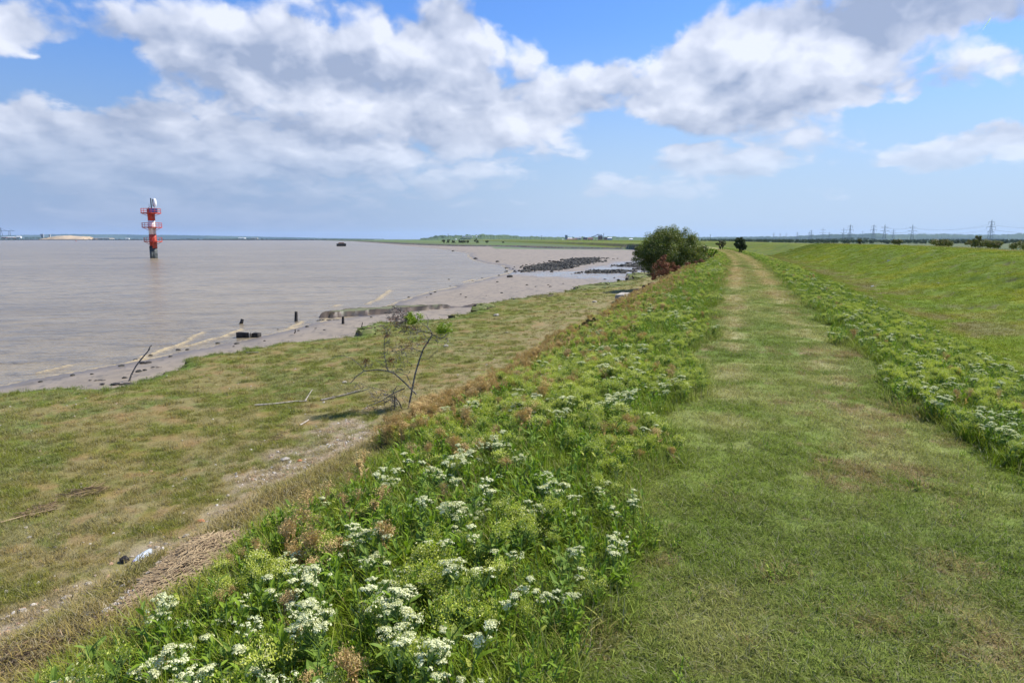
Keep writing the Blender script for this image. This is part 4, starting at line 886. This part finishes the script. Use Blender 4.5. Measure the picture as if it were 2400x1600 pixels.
def bush(name, label, lobes, D, n, size, m, base=None, mb_=None, ncl=70, cat='bush', group=None, twig=0, crs=.17, seed=3, deep=1.0, stems=5):
    k = D/F; cxs = sum(l[0] for l in lobes)/len(lobes); yb = base[1] if base else max(l[1]+l[3] for l in lobes)
    b0 = at(base[0] if base else cxs, yb, D); gzz = tz(b0[0], b0[1]); b0[2] = min(b0[2], max(gzz, WZ)+.05) if abs(b0[2]-gzz) < 3 else b0[2]
    root = empty(name, b0); tag(root, label, cat, group); g = np.random.default_rng(seed); C = []; Rd = []
    for (cx, cy, rx, ry) in lobes:
        c = at(cx, cy, D); q_ = max(3, int(ncl*rx*ry/sum(l[2]*l[3] for l in lobes)))
        d = g.normal(0, 1, (q_, 3)); d /= np.linalg.norm(d, axis=1)[:, None]; rad = g.uniform(.35, 1, q_)**.45
        C.append(c+(RT[None]*(d[:, :1]*rx*k)+FH[None]*(d[:, 1:2]*rx*k*deep)+np.array([[0, 0, 1.]])*(d[:, 2:]*ry*k))*rad[:, None]*.86); Rd.append(g.uniform(.6, 1.3, q_)*crs*(rx+ry)*.62*k)
    C = np.concatenate(C)-b0; Rd = np.concatenate(Rd); C[:, 2] = np.maximum(C[:, 2], .12*Rd)
    V, Fq = leaves_np(C, Rd, n, size, seed); V[:, 2] = np.maximum(V[:, 2], -.15)
    mesh_np('crown', V, Fq, m, parent=root)
    tr = MB(); lim = C[g.permutation(len(C))[:stems*5]]
    for i in range(stems):
        a = np.array([g.normal(0, .06*k*60), g.normal(0, .06*k*60), -.3]); e_ = lim[i]; mid = a*.4+e_*.6*np.array([.55, .55, .7])
        w_ = max(.012, .9*k) ; tr.tube([a, mid, e_], [w_*1.3, w_*.8, w_*.3], 6)
        for j in range(3): e2 = lim[(stems+i*3+j) % len(lim)]; tr.tube([mid, (mid+e2)/2+[0, 0, .05], e2], [w_*.6, w_*.4, w_*.12], 4)
    for j in range(twig):
        e2 = C[g.integers(0, len(C))]; 
        if e2[2] < np.percentile(C[:, 2], 70): continue
        dd = np.array([g.normal(0, .3), g.normal(0, .3), 1.]); tr.tube([e2, e2+dd*k*18*g.uniform(.4, 1)], [.012, .004], 4)
    tr.build('trunk', mb_ or M_bark_d, root); return root
M_lf_big = leafmat('bush_leaf', (.070, .100, .016), (.185, .220, .046), (.30, .28, .10), 1.2, .3, .45)
M_lf_dark = leafmat('dark_bush_leaf', (.030, .050, .014), (.075, .105, .028), None, 1.2, .15)
M_lf_rust = leafmat('rust_leaf', (.19, .065, .035), (.34, .14, .07), (.15, .16, .05), 2.2, .1, .7)
M_lf_olive = leafmat('olive_leaf', (.10, .12, .030), (.22, .23, .07), (.28, .18, .08), 1.5, .15)
bush('big_bush', 'large rounded hawthorn bush on the bank left of the path', [(1570,594,88,62),(1572,584,74,56),(1524,602,44,44),(1622,600,38,44)], 54, 80000, .055, M_lf_big, (1590,652), twig=90, ncl=260, crs=.155, seed=5)
bush('rust_shrub', 'low dry rust brown shrub in front of the big bush', [(1556,634,38,28),(1582,640,24,18),(1546,652,24,14),(1562,612,24,16)], 45, 12000, .036, M_lf_rust, (1562,668), twig=30, ncl=70, seed=8, stems=9)
bush('rust_shrub', 'strip of russet bramble on the bank top right of the big bush foot', [(1612,624,20,10),(1640,616,18,9)], 50, 2600, .04, M_lf_rust, (1625,636), ncl=30, seed=9)
bush('dark_bush', 'small dark upright bush standing right beside the far path', [(1735,572,15,15),(1733,563,12,9),(1742,580,10,10)], 86, 7000, .10, M_lf_dark, (1738,590), ncl=60, seed=11)
bush('low_bush', 'low olive bush left of the far end of the path', [(1690,570,13,6)], 110, 1500, .12, M_lf_olive, None, ncl=20, seed=12)
bush('green_mound_bush', 'low bright leafy growth between the big bush and the far path', [(1672,588,13,6),(1660,595,12,6)], 62, 1500, .06, M_leaf, (1664,602), ncl=30, seed=13)
for px, l, D_, sd in (([(2205,570,28,9),(2215,568,20,8)], 'wide low olive bush behind the seawall crest, left of the pair on the right', 66, 20), ([(2292,568,24,10),(2290,560,11,8),(2278,572,16,7)], 'taller pointed bush behind the seawall crest near the right pylon', 60, 21),
                      ([(2330,573,24,8)], 'brownish low bush touching the tall pointed bush on its right', 58, 22), ([(2398,576,36,7)], 'flat green bush line at the right edge behind the seawall crest', 55, 23), ([(2102,565.5,13,5)], 'small bright olive bush on the crest between two pylons', 85, 24), ([(2015,563.5,5,3)], 'tiny dark bush on the seawall crest in the middle distance', 110, 25)):
    bush('crest_bush', l, px, D_, 2600, .07, M_lf_olive, None, ncl=36, seed=sd, crs=.24)
gm = 'small shrubs dotted over the far green marsh'
for i, (x_, y_, w_) in enumerate([(1039,564.6,4),(1052,564.6,4.5),(1062,565.4,4),(1076,565,4),(1082,566,3.6),(1089,565.4,3.4),(1097,565,4),(1117,565.6,8),(1141,566,4.4),(1277.5,569.5,2.6),(1376,569,5),(1400,568.4,4),(1179,567.7,2),(1248,567.6,2.6)]):
    bush('marsh_shrub', 'small rounded shrub on the far green marsh beyond the mudflat', [(x_, y_, w_, w_*.75)], 700, 260, .8, M_lf_olive, None, ncl=8, group=gm, seed=30+i, stems=2)

# ------------------------------------------------------------------ small dead rose tree with two living clumps
p0 = hit(957, 957); DT = float(np.dot(p0-C0, FW)); T = lambda a, b, dd=0.0: at(a, b, DT+dd)-p0
root = empty('dead_rose_tree', p0); tag(root, 'small half dead tree with two leafy white flowering clumps at the bank foot', 'tree')
tr = MB(); pxm = DT/F
def br(l, r0, r1, dd=0.0, n=6, m=0):
    P_ = [T(a, b, dd*i/len(l)) for i, (a, b) in enumerate(l)]; k = len(P_); tr.tube(P_, [(r0+(r1-r0)*i/(k-1))*.72*pxm for i in range(k)], n, m)
br([(955,975),(957.5,955),(964.5,921),(973,876),(984,840),(992.5,817),(1003.7,800),(1013,784)], 3.4, 2.0)
br([(1013,784),(1008,772),(1001,766),(985,755)], 1.8, .8)
br([(1013,784),(1030,792),(1042,789),(1052,778)], 1.5, .7, .1)
br([(1042,789),(1055,805),(1066,814)], .8, .4, .1)
br([(976,924),(950,898),(925,875),(908,869),(883,866),(852,870),(835,882),(821,898)], 2.6, 1.1, -.5)
br([(909,868),(900,828),(901,795),(911,772)], 1.4, .6, -.2); br([(962,898),(953,879),(935,872),(908,869)], 1.2, .6)
br([(852,868),(844,856),(824,840),(804,833),(782,837),(765,851)], 1.2, .4, -.5); br([(852,868),(857,848),(858,838)], .9, .4)
br([(990,825),(970,817),(948,816),(931,823),(920,834)], 1.3, .5, -.3); br([(987,845),(1006,840),(1026,820)], 1.0, .4, .2); br([(912,868),(880,842),(885,838)], .9, .4)
br([(1013,783),(975,772),(942,765),(923,750),(914,740)], 1.3, .5, -.2); br([(1001,769),(1004,748),(998,735)], 1.0, .4); br([(975,772),(960,752),(945,730)], .9, .4)
br([(945,966),(936,943),(925,929),(922,918)], 2.2, 1.2, -.3); br([(948,910),(922,921),(897,938),(863,952),(847,963)], 1.8, .7, -.5); br([(866,910),(852,915),(810,926),(754,938)], 1.2, .8, -.6)
br([(908,918),(880,910),(858,905),(846,898)], 1.1, .5, -.4); br([(925,930),(922,918),(930,905),(948,905)], 1.6, .6); br([(925,985),(925,955),(925,930)], 3.2, 2.0, -.2); br([(926,975),(938,985),(955,975)], 2.0, 2.4)
br([(922,958),(900,956),(878,962),(866,968)], 1.0, .4, -.3); br([(940,816),(945,840),(949,865)], .7, .3)
g = random.Random(5)
def twigs(cx, cy, rx, ry, n, L, dd=0.0):
    for _ in range(n):
        a = g.uniform(0, 6.28); r = math.sqrt(g.random()); x_, y_ = cx+rx*r*math.cos(a), cy+ry*r*math.sin(a); b = g.uniform(0, 6.28); l = g.uniform(.4, 1)*L
        z0 = dd+g.uniform(-.25, .25); tr.tube([T(x_, y_, z0), T(x_+l*.5*math.cos(b)+g.uniform(-2, 2), y_+l*.5*math.sin(b), z0+.03), T(x_+l*math.cos(b), y_+l*math.sin(b), z0+g.uniform(-.1, .1))], [.75*pxm, .55*pxm, .3*pxm], 3)
for a_ in ((936,742,26,24,190,14),(905,780,12,40,30,12),(950,820,34,12,40,14),(960,770,30,10,45,16),(985,790,30,22,40,16),(915,840,26,30,40,14),(860,850,14,10,14,10),(925,955,10,28,70,14),(905,930,40,14,60,16),(1035,790,22,14,26,14),(905,780,10,14,14,10),(880,960,26,10,22,12),(840,905,16,10,12,10),(950,850,20,24,18,14)): twigs(*a_)
tr.build('branches', M_bark, root)
def clumpx(lobes, n, size, m, nm, seed):
    g2 = np.random.default_rng(seed); C = []; 
    for cx, cy, rx, ry in lobes:
        for _ in range(16): a = g2.uniform(0, 6.28); r = g2.uniform(0, 1)**.5*.8; C.append(T(cx+rx*r*math.cos(a), cy+ry*r*math.sin(a), g2.normal(0, .12)))
    C = np.array(C); V, Fq = leaves_np(C, np.full(len(C), 7*pxm), n, size, seed); return mesh_np(nm, V, Fq, m, parent=root)
clumpx([(973,744,22,16),(960,750,16,10)], 1500, .022, M_leaf, 'leaf_clump', 1); clumpx([(1046,768,22,14),(1040,775,16,10)], 1300, .022, M_leaf, 'leaf_clump', 2)
clumpx([(936,740,22,20),(925,752,16,12),(908,785,6,8),(915,845,12,12),(857,845,6,6),(965,768,22,8),(950,805,26,12),(990,800,14,10)], 1900, .014, M_lf_rust, 'withered_leaves', 3)
for (cx, cy) in ((984,732),(954,736),(978,734),(1042,760),(1044,770),(1040,764),(1058,773),(1050,757)):
    fl = MB(); floret(fl, T(cx, cy, -.2), 2.6*pxm, 16); fl.build('white_blossom', [M_floret], root)
M_tuss = leafmat('dark_tussock', (.035, .045, .016), (.10, .10, .035), (.20, .13, .06), 9, .15, .8)
def tussock(label, lobes, px, n, sd):
    D_ = float(np.dot(hit(*px)-C0, FW)); bush('tussock', label, lobes, D_, n, D_*.0016, M_tuss, px, ncl=40, cat='tussock', seed=sd, stems=3)
tussock('dark scrubby tussock tangled round the foot of the dead tree', [(942,982,16,20),(955,990,14,12),(930,1000,12,12)], (942, 1004), 2600, 61)
tussock('dark tussock overhanging the slipped bank edge far up the verge', [(1368,768,13,15),(1382,757,14,9),(1398,750,10,8)], (1372, 782), 1800, 62)
tussock('dark tussock on the slipped bank edge below the dead tree', [(905,1048,14,12),(890,1056,12,8)], (902, 1060), 1600, 63)

# ------------------------------------------------------------------ far country
def ridge(name, prof, D_, depth, m, lump=3.0, seed=1, c=(.022, .045, .026), c2=(.055, .085, .042), front=.35):
    xs = np.array([p[0] for p in prof], float); ys = np.array([p[1] for p in prof], float); n = int((xs[-1]-xs[0])/1.1)+2; u = np.linspace(xs[0], xs[-1], n); v = np.linspace(0, 1, 15)
    yy = np.interp(u, xs, ys); H_ = (560-yy)*D_/1618+CAM_Z+3; V = []; Cc = []
    lat_ = (u-1200)/1618*D_
    for j, q_ in enumerate(v):
        d_ = D_-depth*front+depth*q_; pr_ = math.sin(min(1, q_/front)*math.pi/2)**1.3 if q_ < front else math.cos((q_-front)/(1-front)*math.pi/2)
        nz = fbm(lat_/900*3, np.full(n, d_/900*3), 1, 3, seed); tre = vn(lat_/(lump*2.2), np.full(n, d_/40.), seed+5)+.6*vn(lat_/(lump*.9), np.full(n, d_/40.), seed+9)
        z_ = H_*pr_*(.9+.2*nz*(pr_ < .98))+lump*tre*(pr_ > .08)-3.0-.3*lump; P_ = FH[None]*d_+RT[None]*lat_[:, None]*(d_/D_); P_[:, 2] = z_; V.append(P_)
        f_ = sst(fbm(lat_/500, np.full(n, d_/350.), 1, 3, seed+2), .48, .54)[:, None]*(.85); Cc.append(np.array(c)*(1-f_)+np.array(c2)*f_)
    V = np.concatenate(V); i_ = np.arange(15*n).reshape(15, n); Fq = np.stack([i_[:-1, :-1], i_[:-1, 1:], i_[1:, 1:], i_[1:, :-1]], -1).reshape(-1, 4)
    o = mesh_np(name, V, Fq, m, False); set_col(o, np.concatenate(Cc)); return tag(o, kind='structure')
M_hill = groundmat('far_hillside', fine=.02, fine_amt=.2, bumpd=1.0)
ridge('hills', [(1560,558),(1640,557.5),(1700,557),(1800,556),(1850,556),(1890,553),(1968,550),(2010,549.5),(2057,547.5),(2085,550.5),(2117,550.5),(2206,549.5),(2295,551),(2345,551),(2400,547.5),(2600,543)], 6000, 2600, M_hill, 9, 1)
ridge('hills', [(-300,551),(0,552),(180,549),(260,549.5),(400,551),(520,553),(650,556),(760,558.5),(900,560.5)], 9500, 2500, M_hill, 6, 4)
ridge('wooded_hill', [(985,561),(1002,559.5),(1022,553.8),(1050,553.3),(1090,553),(1119,551.5),(1140,551),(1181,553),(1219,555.5),(1257,556.2),(1323,557.5),(1380,557),(1436,556.4),(1487,558),(1560,558.5)], 2700, 900, M_hill, 5, 7, (.045, .075, .028), (.08, .12, .045))
M_wood_far = leafmat('far_tree_leaf', (.030, .055, .020), (.075, .105, .035), None, .05, .1, .7)
def belt(name, label, prof, D_, n, zb, spread, seed, kind='stuff', rmax=1.0):
    g2 = np.random.default_rng(seed); xs = [p[0] for p in prof]; ys = [p[1] for p in prof]; C = []; Rr_ = []
    for i in range(n):
        u = g2.uniform(xs[0], xs[-1]); d_ = D_+abs(g2.normal(0, spread)); yt = np.interp(u, xs, ys)+g2.exponential(.35); top = (560-yt)*d_/1618+CAM_Z; h_ = max(top-zb, .8)
        r = h_*g2.uniform(.35, .55)*rmax; p_ = FH*d_+RT*((u-1200)/1618*d_)
        for q_ in range(3): C.append((p_[0]+g2.normal(0, r*.4), p_[1]+g2.normal(0, r*.4), zb+h_*(.35+.22*q_))); Rr_.append(r*(.9-.18*q_))
    V, Fq = leaves_np(np.array(C), np.array(Rr_), len(C)*34, float(np.mean(Rr_))*.42, seed); o = mesh_np(name, V, Fq, M_wood_far)
    return tag(o, label, 'trees', kind=kind)
belt('woodland', 'dark belt of trees on low ground beyond the seawall', [(1620,559.5),(1700,559.2),(1893,560),(1950,558.5),(1983,556),(2042,557),(2057,562),(2117,560.5),(2206,559.5),(2400,560),(2500,560)], 1900, 700, -3, 160, 1)
belt('woodland', 'dark wooded belt close behind the seawall crest', [(1640,561),(1800,561.2),(1990,561.3),(2100,562.5),(2250,562.5),(2600,562)], 620, 520, -2.8, 240, 6)
belt('hedgerow', 'nearer dark hedge and trees beyond the right end of the seawall', [(2110,563.5),(2200,563),(2300,562.5),(2400,561.5),(2600,561)], 620, 90, -3, 70, 2)
belt('hedgerow', 'low hedge in the fields beyond the middle of the seawall', [(1780,561.5),(1900,561.6),(2000,561.5),(2120,562.5)], 1150, 240, -3, 90, 3)
belt('woodland', 'trees topping the far wooded rise beyond the marsh', [(1002,559),(1022,553.3),(1119,551),(1140,550.5),(1219,555),(1323,557),(1436,556),(1487,557.5),(1560,558)], 2500, 420, -1, 90, 4, rmax=.55)
belt('woodland', 'thin dark line of trees along the far left shore', [(-60,558.5),(50,556),(85,554.5),(125,556),(220,559.5),(420,560),(430,558.6),(500,558.8),(560,558.2),(640,559),(860,560.5)], 2850, 560, -2, 60, 5, rmax=.8)
mb = MB(); L = []
for i in range(61):
    u = -300+i*19.6; L.append(FH*2735+RT*((u-1200)/1618*2735))
for i in range(60):
    a, b = L[i], L[i+1]; mb.add([a+[0, 0, -4.5], b+[0, 0, -4.5], b+[0, 0, -1.2], a+[0, 0, -1.2], a+FH*25+[0, 0, -.6], b+FH*25+[0, 0, -.6]], [(0, 1, 2, 3), (3, 2, 5, 4)])
tag(mb.build('far_bank', [simple('dark_stone_bank', (.045, .045, .045), .9, .02, .4)]), kind='structure')
# sand heap
mb = MB(); D_ = 2900; prof = [(105,559.5),(118,555),(140,552),(165,551),(175,552.5),(190,553),(205,553.2),(212,556),(222,559.5)]; P0 = FH*D_+RT*((160-1200)/1618*D_)+np.array([0, 0, -2.0]); V = []
us = np.linspace(105, 222, 50)
for j, q_ in enumerate(np.linspace(0, 1, 9)):
    for u in us:
        h_ = max(0, (560-np.interp(u, [p[0] for p in prof], [p[1] for p in prof]))*D_/1618+1)*math.sin(math.pi*q_)**.7; p_ = FH*(D_-60+120*q_)+RT*((u-1200)/1618*D_); V.append((p_[0], p_[1], -2.0+h_*(1+.12*random.random())))
mb.add(V, [(j*50+i, j*50+i+1, (j+1)*50+i+1, (j+1)*50+i) for j in range(8) for i in range(49)]); shift(mb, P0); o = mb.build('sand_heap', [simple('pale_sand', (.40, .29, .16), .95, .03, .2, (.55, .41, .25))]); o.location = P0; tag(o, 'long pale sand heap on the far left shore', 'sand heap')
# buildings
M_b = {k: simple('wall_'+k, v, .8, .2, .12) for k, v in dict(white=(.75, .74, .70), grey=(.28, .31, .33), rust=(.30, .13, .10), tan=(.50, .42, .32), blue=(.30, .38, .48), red=(.42, .17, .12)).items()}
def house(name, label, cat, x0, x1, yt, yb, D_, m, roof='grey', gable=True, depth=None, win=True, group=None):
    k = D_/1618; w = (x1-x0)*k; h = (yb-yt)*k; zb = CAM_Z-(yb-560)*k; c = FH*D_+RT*(((x0+x1)/2-1200)*k); dp = depth or max(w*.6, 6); e = empty(name, (c[0], c[1], zb), YAW); tag(e, label, cat, group)
    hw = h*(.68 if gable else .92); mb = MB(); mb.box((0, 0, hw/2-.5), (w, dp, hw+1)); mb.build('wall', [M_b[m]], e); mb = MB()
    if gable: a, b = w/2*1.03, dp/2*1.05; mb.add([(-a, -b, hw+.05), (a, -b, hw+.05), (a, b, hw+.05), (-a, b, hw+.05), (-a, 0, h), (a, 0, h)], [(0, 1, 5, 4), (2, 3, 4, 5), (1, 2, 5), (3, 0, 4), (0, 3, 2, 1)])
    else: mb.box((0, 0, hw+h*.04+.03), (w*1.02, dp*1.02, h*.08))
    mb.build('roof', [M_b[roof]], e)
    if win:
        for i in range(max(2, int(w/12))): n_ = max(2, int(w/12)); mb = MB(); mb.box((-w/2+(i+.5)*w/n_, -dp/2-.06, hw*.5), (w/n_*.4, .12, hw*.35)); mb.build('window', [M_dark], e)
    return e
Dw = 1850
house('silo_building', 'tall grey silo block at the left end of the far works', 'silo', 1324.3, 1330, 551, 562.5, Dw, 'grey', gable=False)
house('shed', 'pale roofed shed beside the grey silo block', 'shed', 1330.5, 1342, 557.5, 562.5, Dw+20, 'rust', 'white')
house('shed', 'long low rust red shed in front of the grey arched sheds', 'shed', 1329, 1352, 560, 563, Dw-40, 'red', 'rust')
house('shed', 'broad grey shed in the middle of the far works', 'shed', 1346, 1362, 555.5, 562.5, Dw+60, 'tan', 'grey')
house('shed', 'rust coloured shed left of the sloping conveyor', 'shed', 1367, 1376, 556.5, 563, Dw, 'rust', 'grey', gable=False)
house('shed', 'low red shed under the sloping conveyor', 'shed', 1378, 1390, 557.5, 563, Dw, 'red', 'rust')
house('works_building', 'tall rust brown works building between conveyor and chimney', 'works building', 1402, 1412, 552, 563, Dw, 'rust', 'grey', gable=False)
house('works_building', 'lower rust block right of the chimney', 'works building', 1416, 1423, 556.5, 563, Dw, 'rust', 'grey', gable=False)
house('shed', 'pale grey shed right of the far works', 'shed', 1424, 1434, 556.5, 562, Dw+80, 'blue', 'white')
house('house', 'white gabled house just left of the big bush', 'house', 1474.5, 1483, 559, 564, 1300, 'white', 'white')
house('house', 'white house on the wooded rise', 'house', 1115, 1119, 553, 555.5, 2450, 'white', 'white'); house('terrace', 'long pale terrace of houses on the wooded rise', 'houses', 1083, 1107, 553.6, 556, 2440, 'tan', 'blue')
house('house', 'small white hut at the edge of the far marsh, under the wooded rise', 'hut', 1067.5, 1070, 559.3, 562, 1800, 'white', 'white', win=False)
house('house', 'white hut left of the silo block', 'hut', 1317.5, 1320.5, 560.3, 562.7, 1700, 'white', 'white', win=False)
for i, (a, b, c_, d_, m_, l) in enumerate([(6,18,554.5,558.5,'red','red roofed building on the far left shore'),(20,36,555.2,558.5,'rust','rust coloured shed on the far left shore'),(40,50,553.5,558,'white','white building left of the trees on the far left shore'),(97,103,548.5,556,'grey','grey tower block behind the trees left of the sand heap'),(116,119,549.5,556,'grey','narrow grey tower at the left end of the sand heap'),(295,303,558.3,560.3,'white','small white building right of the sand heap on the far shore'),(560,575,557,559,'white','white shed on the far shore in the middle of the river view'),(590,604,557.3,559.2,'tan','tan shed on the far shore beside the white shed'),(225,262,557,559.5,'tan','long pale shed right of the sand heap')]):
    house('far_building', l, 'building', a, b, c_, d_, 2900, m_, 'white' if m_ in ('white', 'rust') else 'grey', gable=(i not in (3, 4)))
k = Dw/1618
def lpt(x_, y_, D_): return FH*D_+RT*((x_-1200)/1618*D_)+np.array([0, 0, CAM_Z+(560-y_)*D_/1618])
def bars(name, label, cat, segs, D_, r, m, group=None):
    p_ = lpt(segs[0][0][0], segs[0][0][1], D_); mb = MB()
    for a, b, *w_ in segs: mb.tube([lpt(a[0], a[1], D_), lpt(b[0], b[1], D_)], (w_[0] if w_ else r), 6)
    shift(mb, p_); o = mb.build(name, [m]); o.location = p_; return tag(o, label, cat, group)
bars('conveyor', 'long sloping conveyor rising to the works hopper', 'conveyor', [((1383,557),(1402,550)),((1389,563),(1389,554.8),.3),((1396,563),(1396,552),.3),((1399,550.2),(1404,549.8),1.2)], Dw-15, .9, M_grey)
bars('chimney', 'slim tall chimney at the far works', 'chimney', [((1414.6,563),(1414.6,547)),((1414.6,547.6),(1414.6,546.8),1.1)], Dw-12, .7, M_grey)
bars('hopper_deck', 'flat topped hopper deck above the rust works building', 'hopper', [((1404,550.2),(1411,550.2)),((1406,550),(1406,555),.4),((1410,550),(1410,555),.4)], Dw-12, .8, M_grey)
bars('vent_stack', 'short dark stack behind the long low red shed', 'stack', [((1342.6,562),(1342.6,554.3))], Dw-10, .9, M_grey)
bars('telegraph_pole', 'dark telegraph pole on the far marsh left of the works', 'pole', [((1268.6,564.5),(1268.6,552)),((1267.6,553),(1271,553),.15)], 900, .28, M_dark)
bars('telegraph_pole', 'telegraph pole right of the big bush', 'pole', [((1664.4,565),(1664.4,549.5)),((1663.2,550.5),(1665.6,550.5),.12)], 700, .2, M_dark)
bars('radio_mast', 'radio mast on the wooded rise', 'mast', [((1050.5,556),(1050.5,547.5)),((1049.8,549),(1051.2,549),.6)], 2500, .6, M_grey)
bars('dock_crane', 'faint grey dock crane at the far left edge', 'crane', [((2,556),(3,535)),((8,556),(4,535)),((-12,541),(18,541)),((3,534),(17,541),.5),((3,534),(-10,541),.5)], 3100, .9, M_pylon)
bars('dock_crane', 'second faint dock crane right of the first at the far left edge', 'crane', [((22,556),(22,541)),((26,556),(25,541)),((15,541.3),(36,541.3)),((24,537),(34,541),.4)], 3150, .9, M_pylon)
# pylons
def pylon_mesh(kind):
    mb = MB(); H_ = 50; w0, w1, w2 = 4.6, 1.6, .5; zs = [0, 8, 15, 21, 26, 30, 34, 38, 42, 46]
    def hw(z): return w0+(w1-w0)*z/30 if z < 30 else w1+(w2-w1)*(z-30)/16
    t_ = .24
    for sx in (-1, 1):
        for sy in (-1, 1): mb.tube([(sx*hw(z), sy*hw(z), z) for z in (0, 15, 30, 46)]+[(0, 0, H_)], [.34, .3, .26, .2, .14], 4)
    for a, b in zip(zs[:-1], zs[1:]):
        for s_1 in (-1, 1):
            for ax in (0, 1):
                for d_ in (-1, 1):
                    p = [hw(a)*d_, s_1*hw(a)]; q_ = [-hw(b)*d_, s_1*hw(b)]; 
                    if ax: p, q_ = p[::-1], q_[::-1]
                    mb.tube([(*p, a), (*q_, b)], t_*.5, 3, 0, False)
    arms = [(44, 7.6), (33, 11), (21.5, 8.5)] if kind == 0 else [(40, 9.5), (29.5, 12.5), (20, 10.5)]
    for z, w_ in arms:
        for s_1 in (-1, 1):
            for sy in (-1, 1): mb.tube([(s_1*hw(z)*.9, sy*hw(z)*.9, z-.9), (s_1*w_, 0, z)], t_*.8, 4); mb.tube([(s_1*hw(z)*.9, sy*hw(z)*.9, z+1.0), (s_1*w_, 0, z+.1)], t_*.8, 4)
            if kind == 0: mb.tube([(s_1*w_, 0, z), (s_1*w_, 0, z-6.5)], .26, 5)
            else: mb.tube([(s_1*w_, -2.4, z-1.3), (s_1*w_, 0, z), (s_1*w_, 2.4, z-1.3)], .26, 5); mb.tube([(s_1*w_*.55, -2, z-1.6), (s_1*w_*.6, 0, z-.2), (s_1*w_*.55, 2, z-1.6)], .26, 5)
    return mesh_np('electricity_pylon', mb.V, mb.F, [M_pylon], link=False)
PM = [pylon_mesh(0), pylon_mesh(1)]; PY = []
LBP = ['nearest and tallest lattice pylon at the right','wide armed pylon standing above the small olive crest bush','wide armed pylon left of the hill knoll pylon pair','lattice pylon just left of the hill knoll','slim pylon right of the wide armed knoll pylon','tiny faint pylon between two tall ones on the hill line','tall pylon right of the low wide armed one in mid range','low wide armed pylon touching a taller one on its right','faint small pylon above the wooded belt','wide armed pylon alone left of the mid range pair','taller of two close pylons left of the lone wide armed one','smaller of two close pylons left of the lone wide armed one','small pylon fourth from the left end of the line','small pylon third from the left end of the line','faint pylon second from the left end of the line','faintest pylon at the left end of the line']
for i, (x_, yt, kd) in enumerate([(2320.5,515,0),(2137,525.5,1),(2072,525.5,1),(2046,526,0),(2093,536.5,1),(2021,540,1),(1991,526,0),(1976,533.5,1),(1942.6,542.5,1),(1927.7,533.5,1),(1900.5,538,0),(1896,543,0),(1868,543.5,0),(1842,546,1),(1828,546.5,0),(1813,545,0)]):
    D_ = 45.3*1618/(560-yt); p_ = lpt(x_, 560, D_); o = PM[kd] if i in (0, 1) and False else PM[kd].copy(); COL.objects.link(o); o.location = (p_[0], p_[1], -3.0); o.rotation_euler[2] = YAW+(-.35 if kd else .15)+random.uniform(-.1, .1)
    tag(o, LBP[i], 'pylon', 'electricity pylons marching across the fields'); PY.append((p_, kd))
def wires(name, label, a, b, zs, ws, sag):
    mb = MB(); d_ = (b-a)[:2]; nrm_ = np.array([-d_[1], d_[0]])/np.linalg.norm(d_)
    for z, w_ in zip(zs, ws):
        for s_1 in (-1, 1):
            P_ = []
            for q_ in np.linspace(0, 1, 15): p_ = a[:2]+d_*q_+nrm_*s_1*w_; P_.append((p_[0], p_[1], z-3-sag*4*q_*(1-q_)))
            mb.tube(P_, .13, 3, 0, False)
    o = mb.build(name, [M_pylon]); tag(o, label, 'cables')
wires('power_lines', 'sagging power cables between the nearest pylon and the next one left', PY[0][0], PY[1][0], (37.5, 26.5), (7.6, 11), 9)
wires('power_lines', 'power cables running off the right edge from the nearest pylon', PY[0][0], lpt(2560, 560, 1500), (37.5, 26.5), (7.6, 11), 9)
wires('power_lines', 'thin power cables between the two wide armed pylons', PY[1][0], PY[2][0], (40, 29), (9, 12), 6)
# contrail high in the sky
a = at(2303, 71, 9000); b = at(2318.5, 48.5, 9000); b2 = at(2322, 42, 9000); mb = MB(); mb.tube([a, a*.6+b*.4, b, b2], [3.2, 4.2, 5.5, 2.0], 8); shift(mb, a); o = mb.build('contrail', [leafmat('ice_trail', (.93, .95, .97), (.96, .97, .98), None, .001, .75, .9, .0)]); o.location = a; tag(o, 'short white aircraft trail in the blue gap at the top right', 'contrail', kind='stuff')
# ------------------------------------------------------------------ haze
mh = bpy.data.materials.new('air_haze'); mh.use_nodes = True; mh.node_tree.nodes.clear(); q = NT(mh.node_tree); vo = q.new('ShaderNodeVolumePrincipled'); vo.inputs['Color'].default_value = (.52, .72, 1.0, 1); vo.inputs['Density'].default_value = 4.4e-5; vo.inputs['Anisotropy'].default_value = .1
q.l.new(vo.outputs[0], q.new('ShaderNodeOutputMaterial').inputs['Volume'])
mb = MB(); mb.box((0, 0, 63.5), (26000, 26000, 141)); tag(mb.build('haze', [mh]), 'pale blue air between the camera and the far hills', 'haze', kind='stuff')
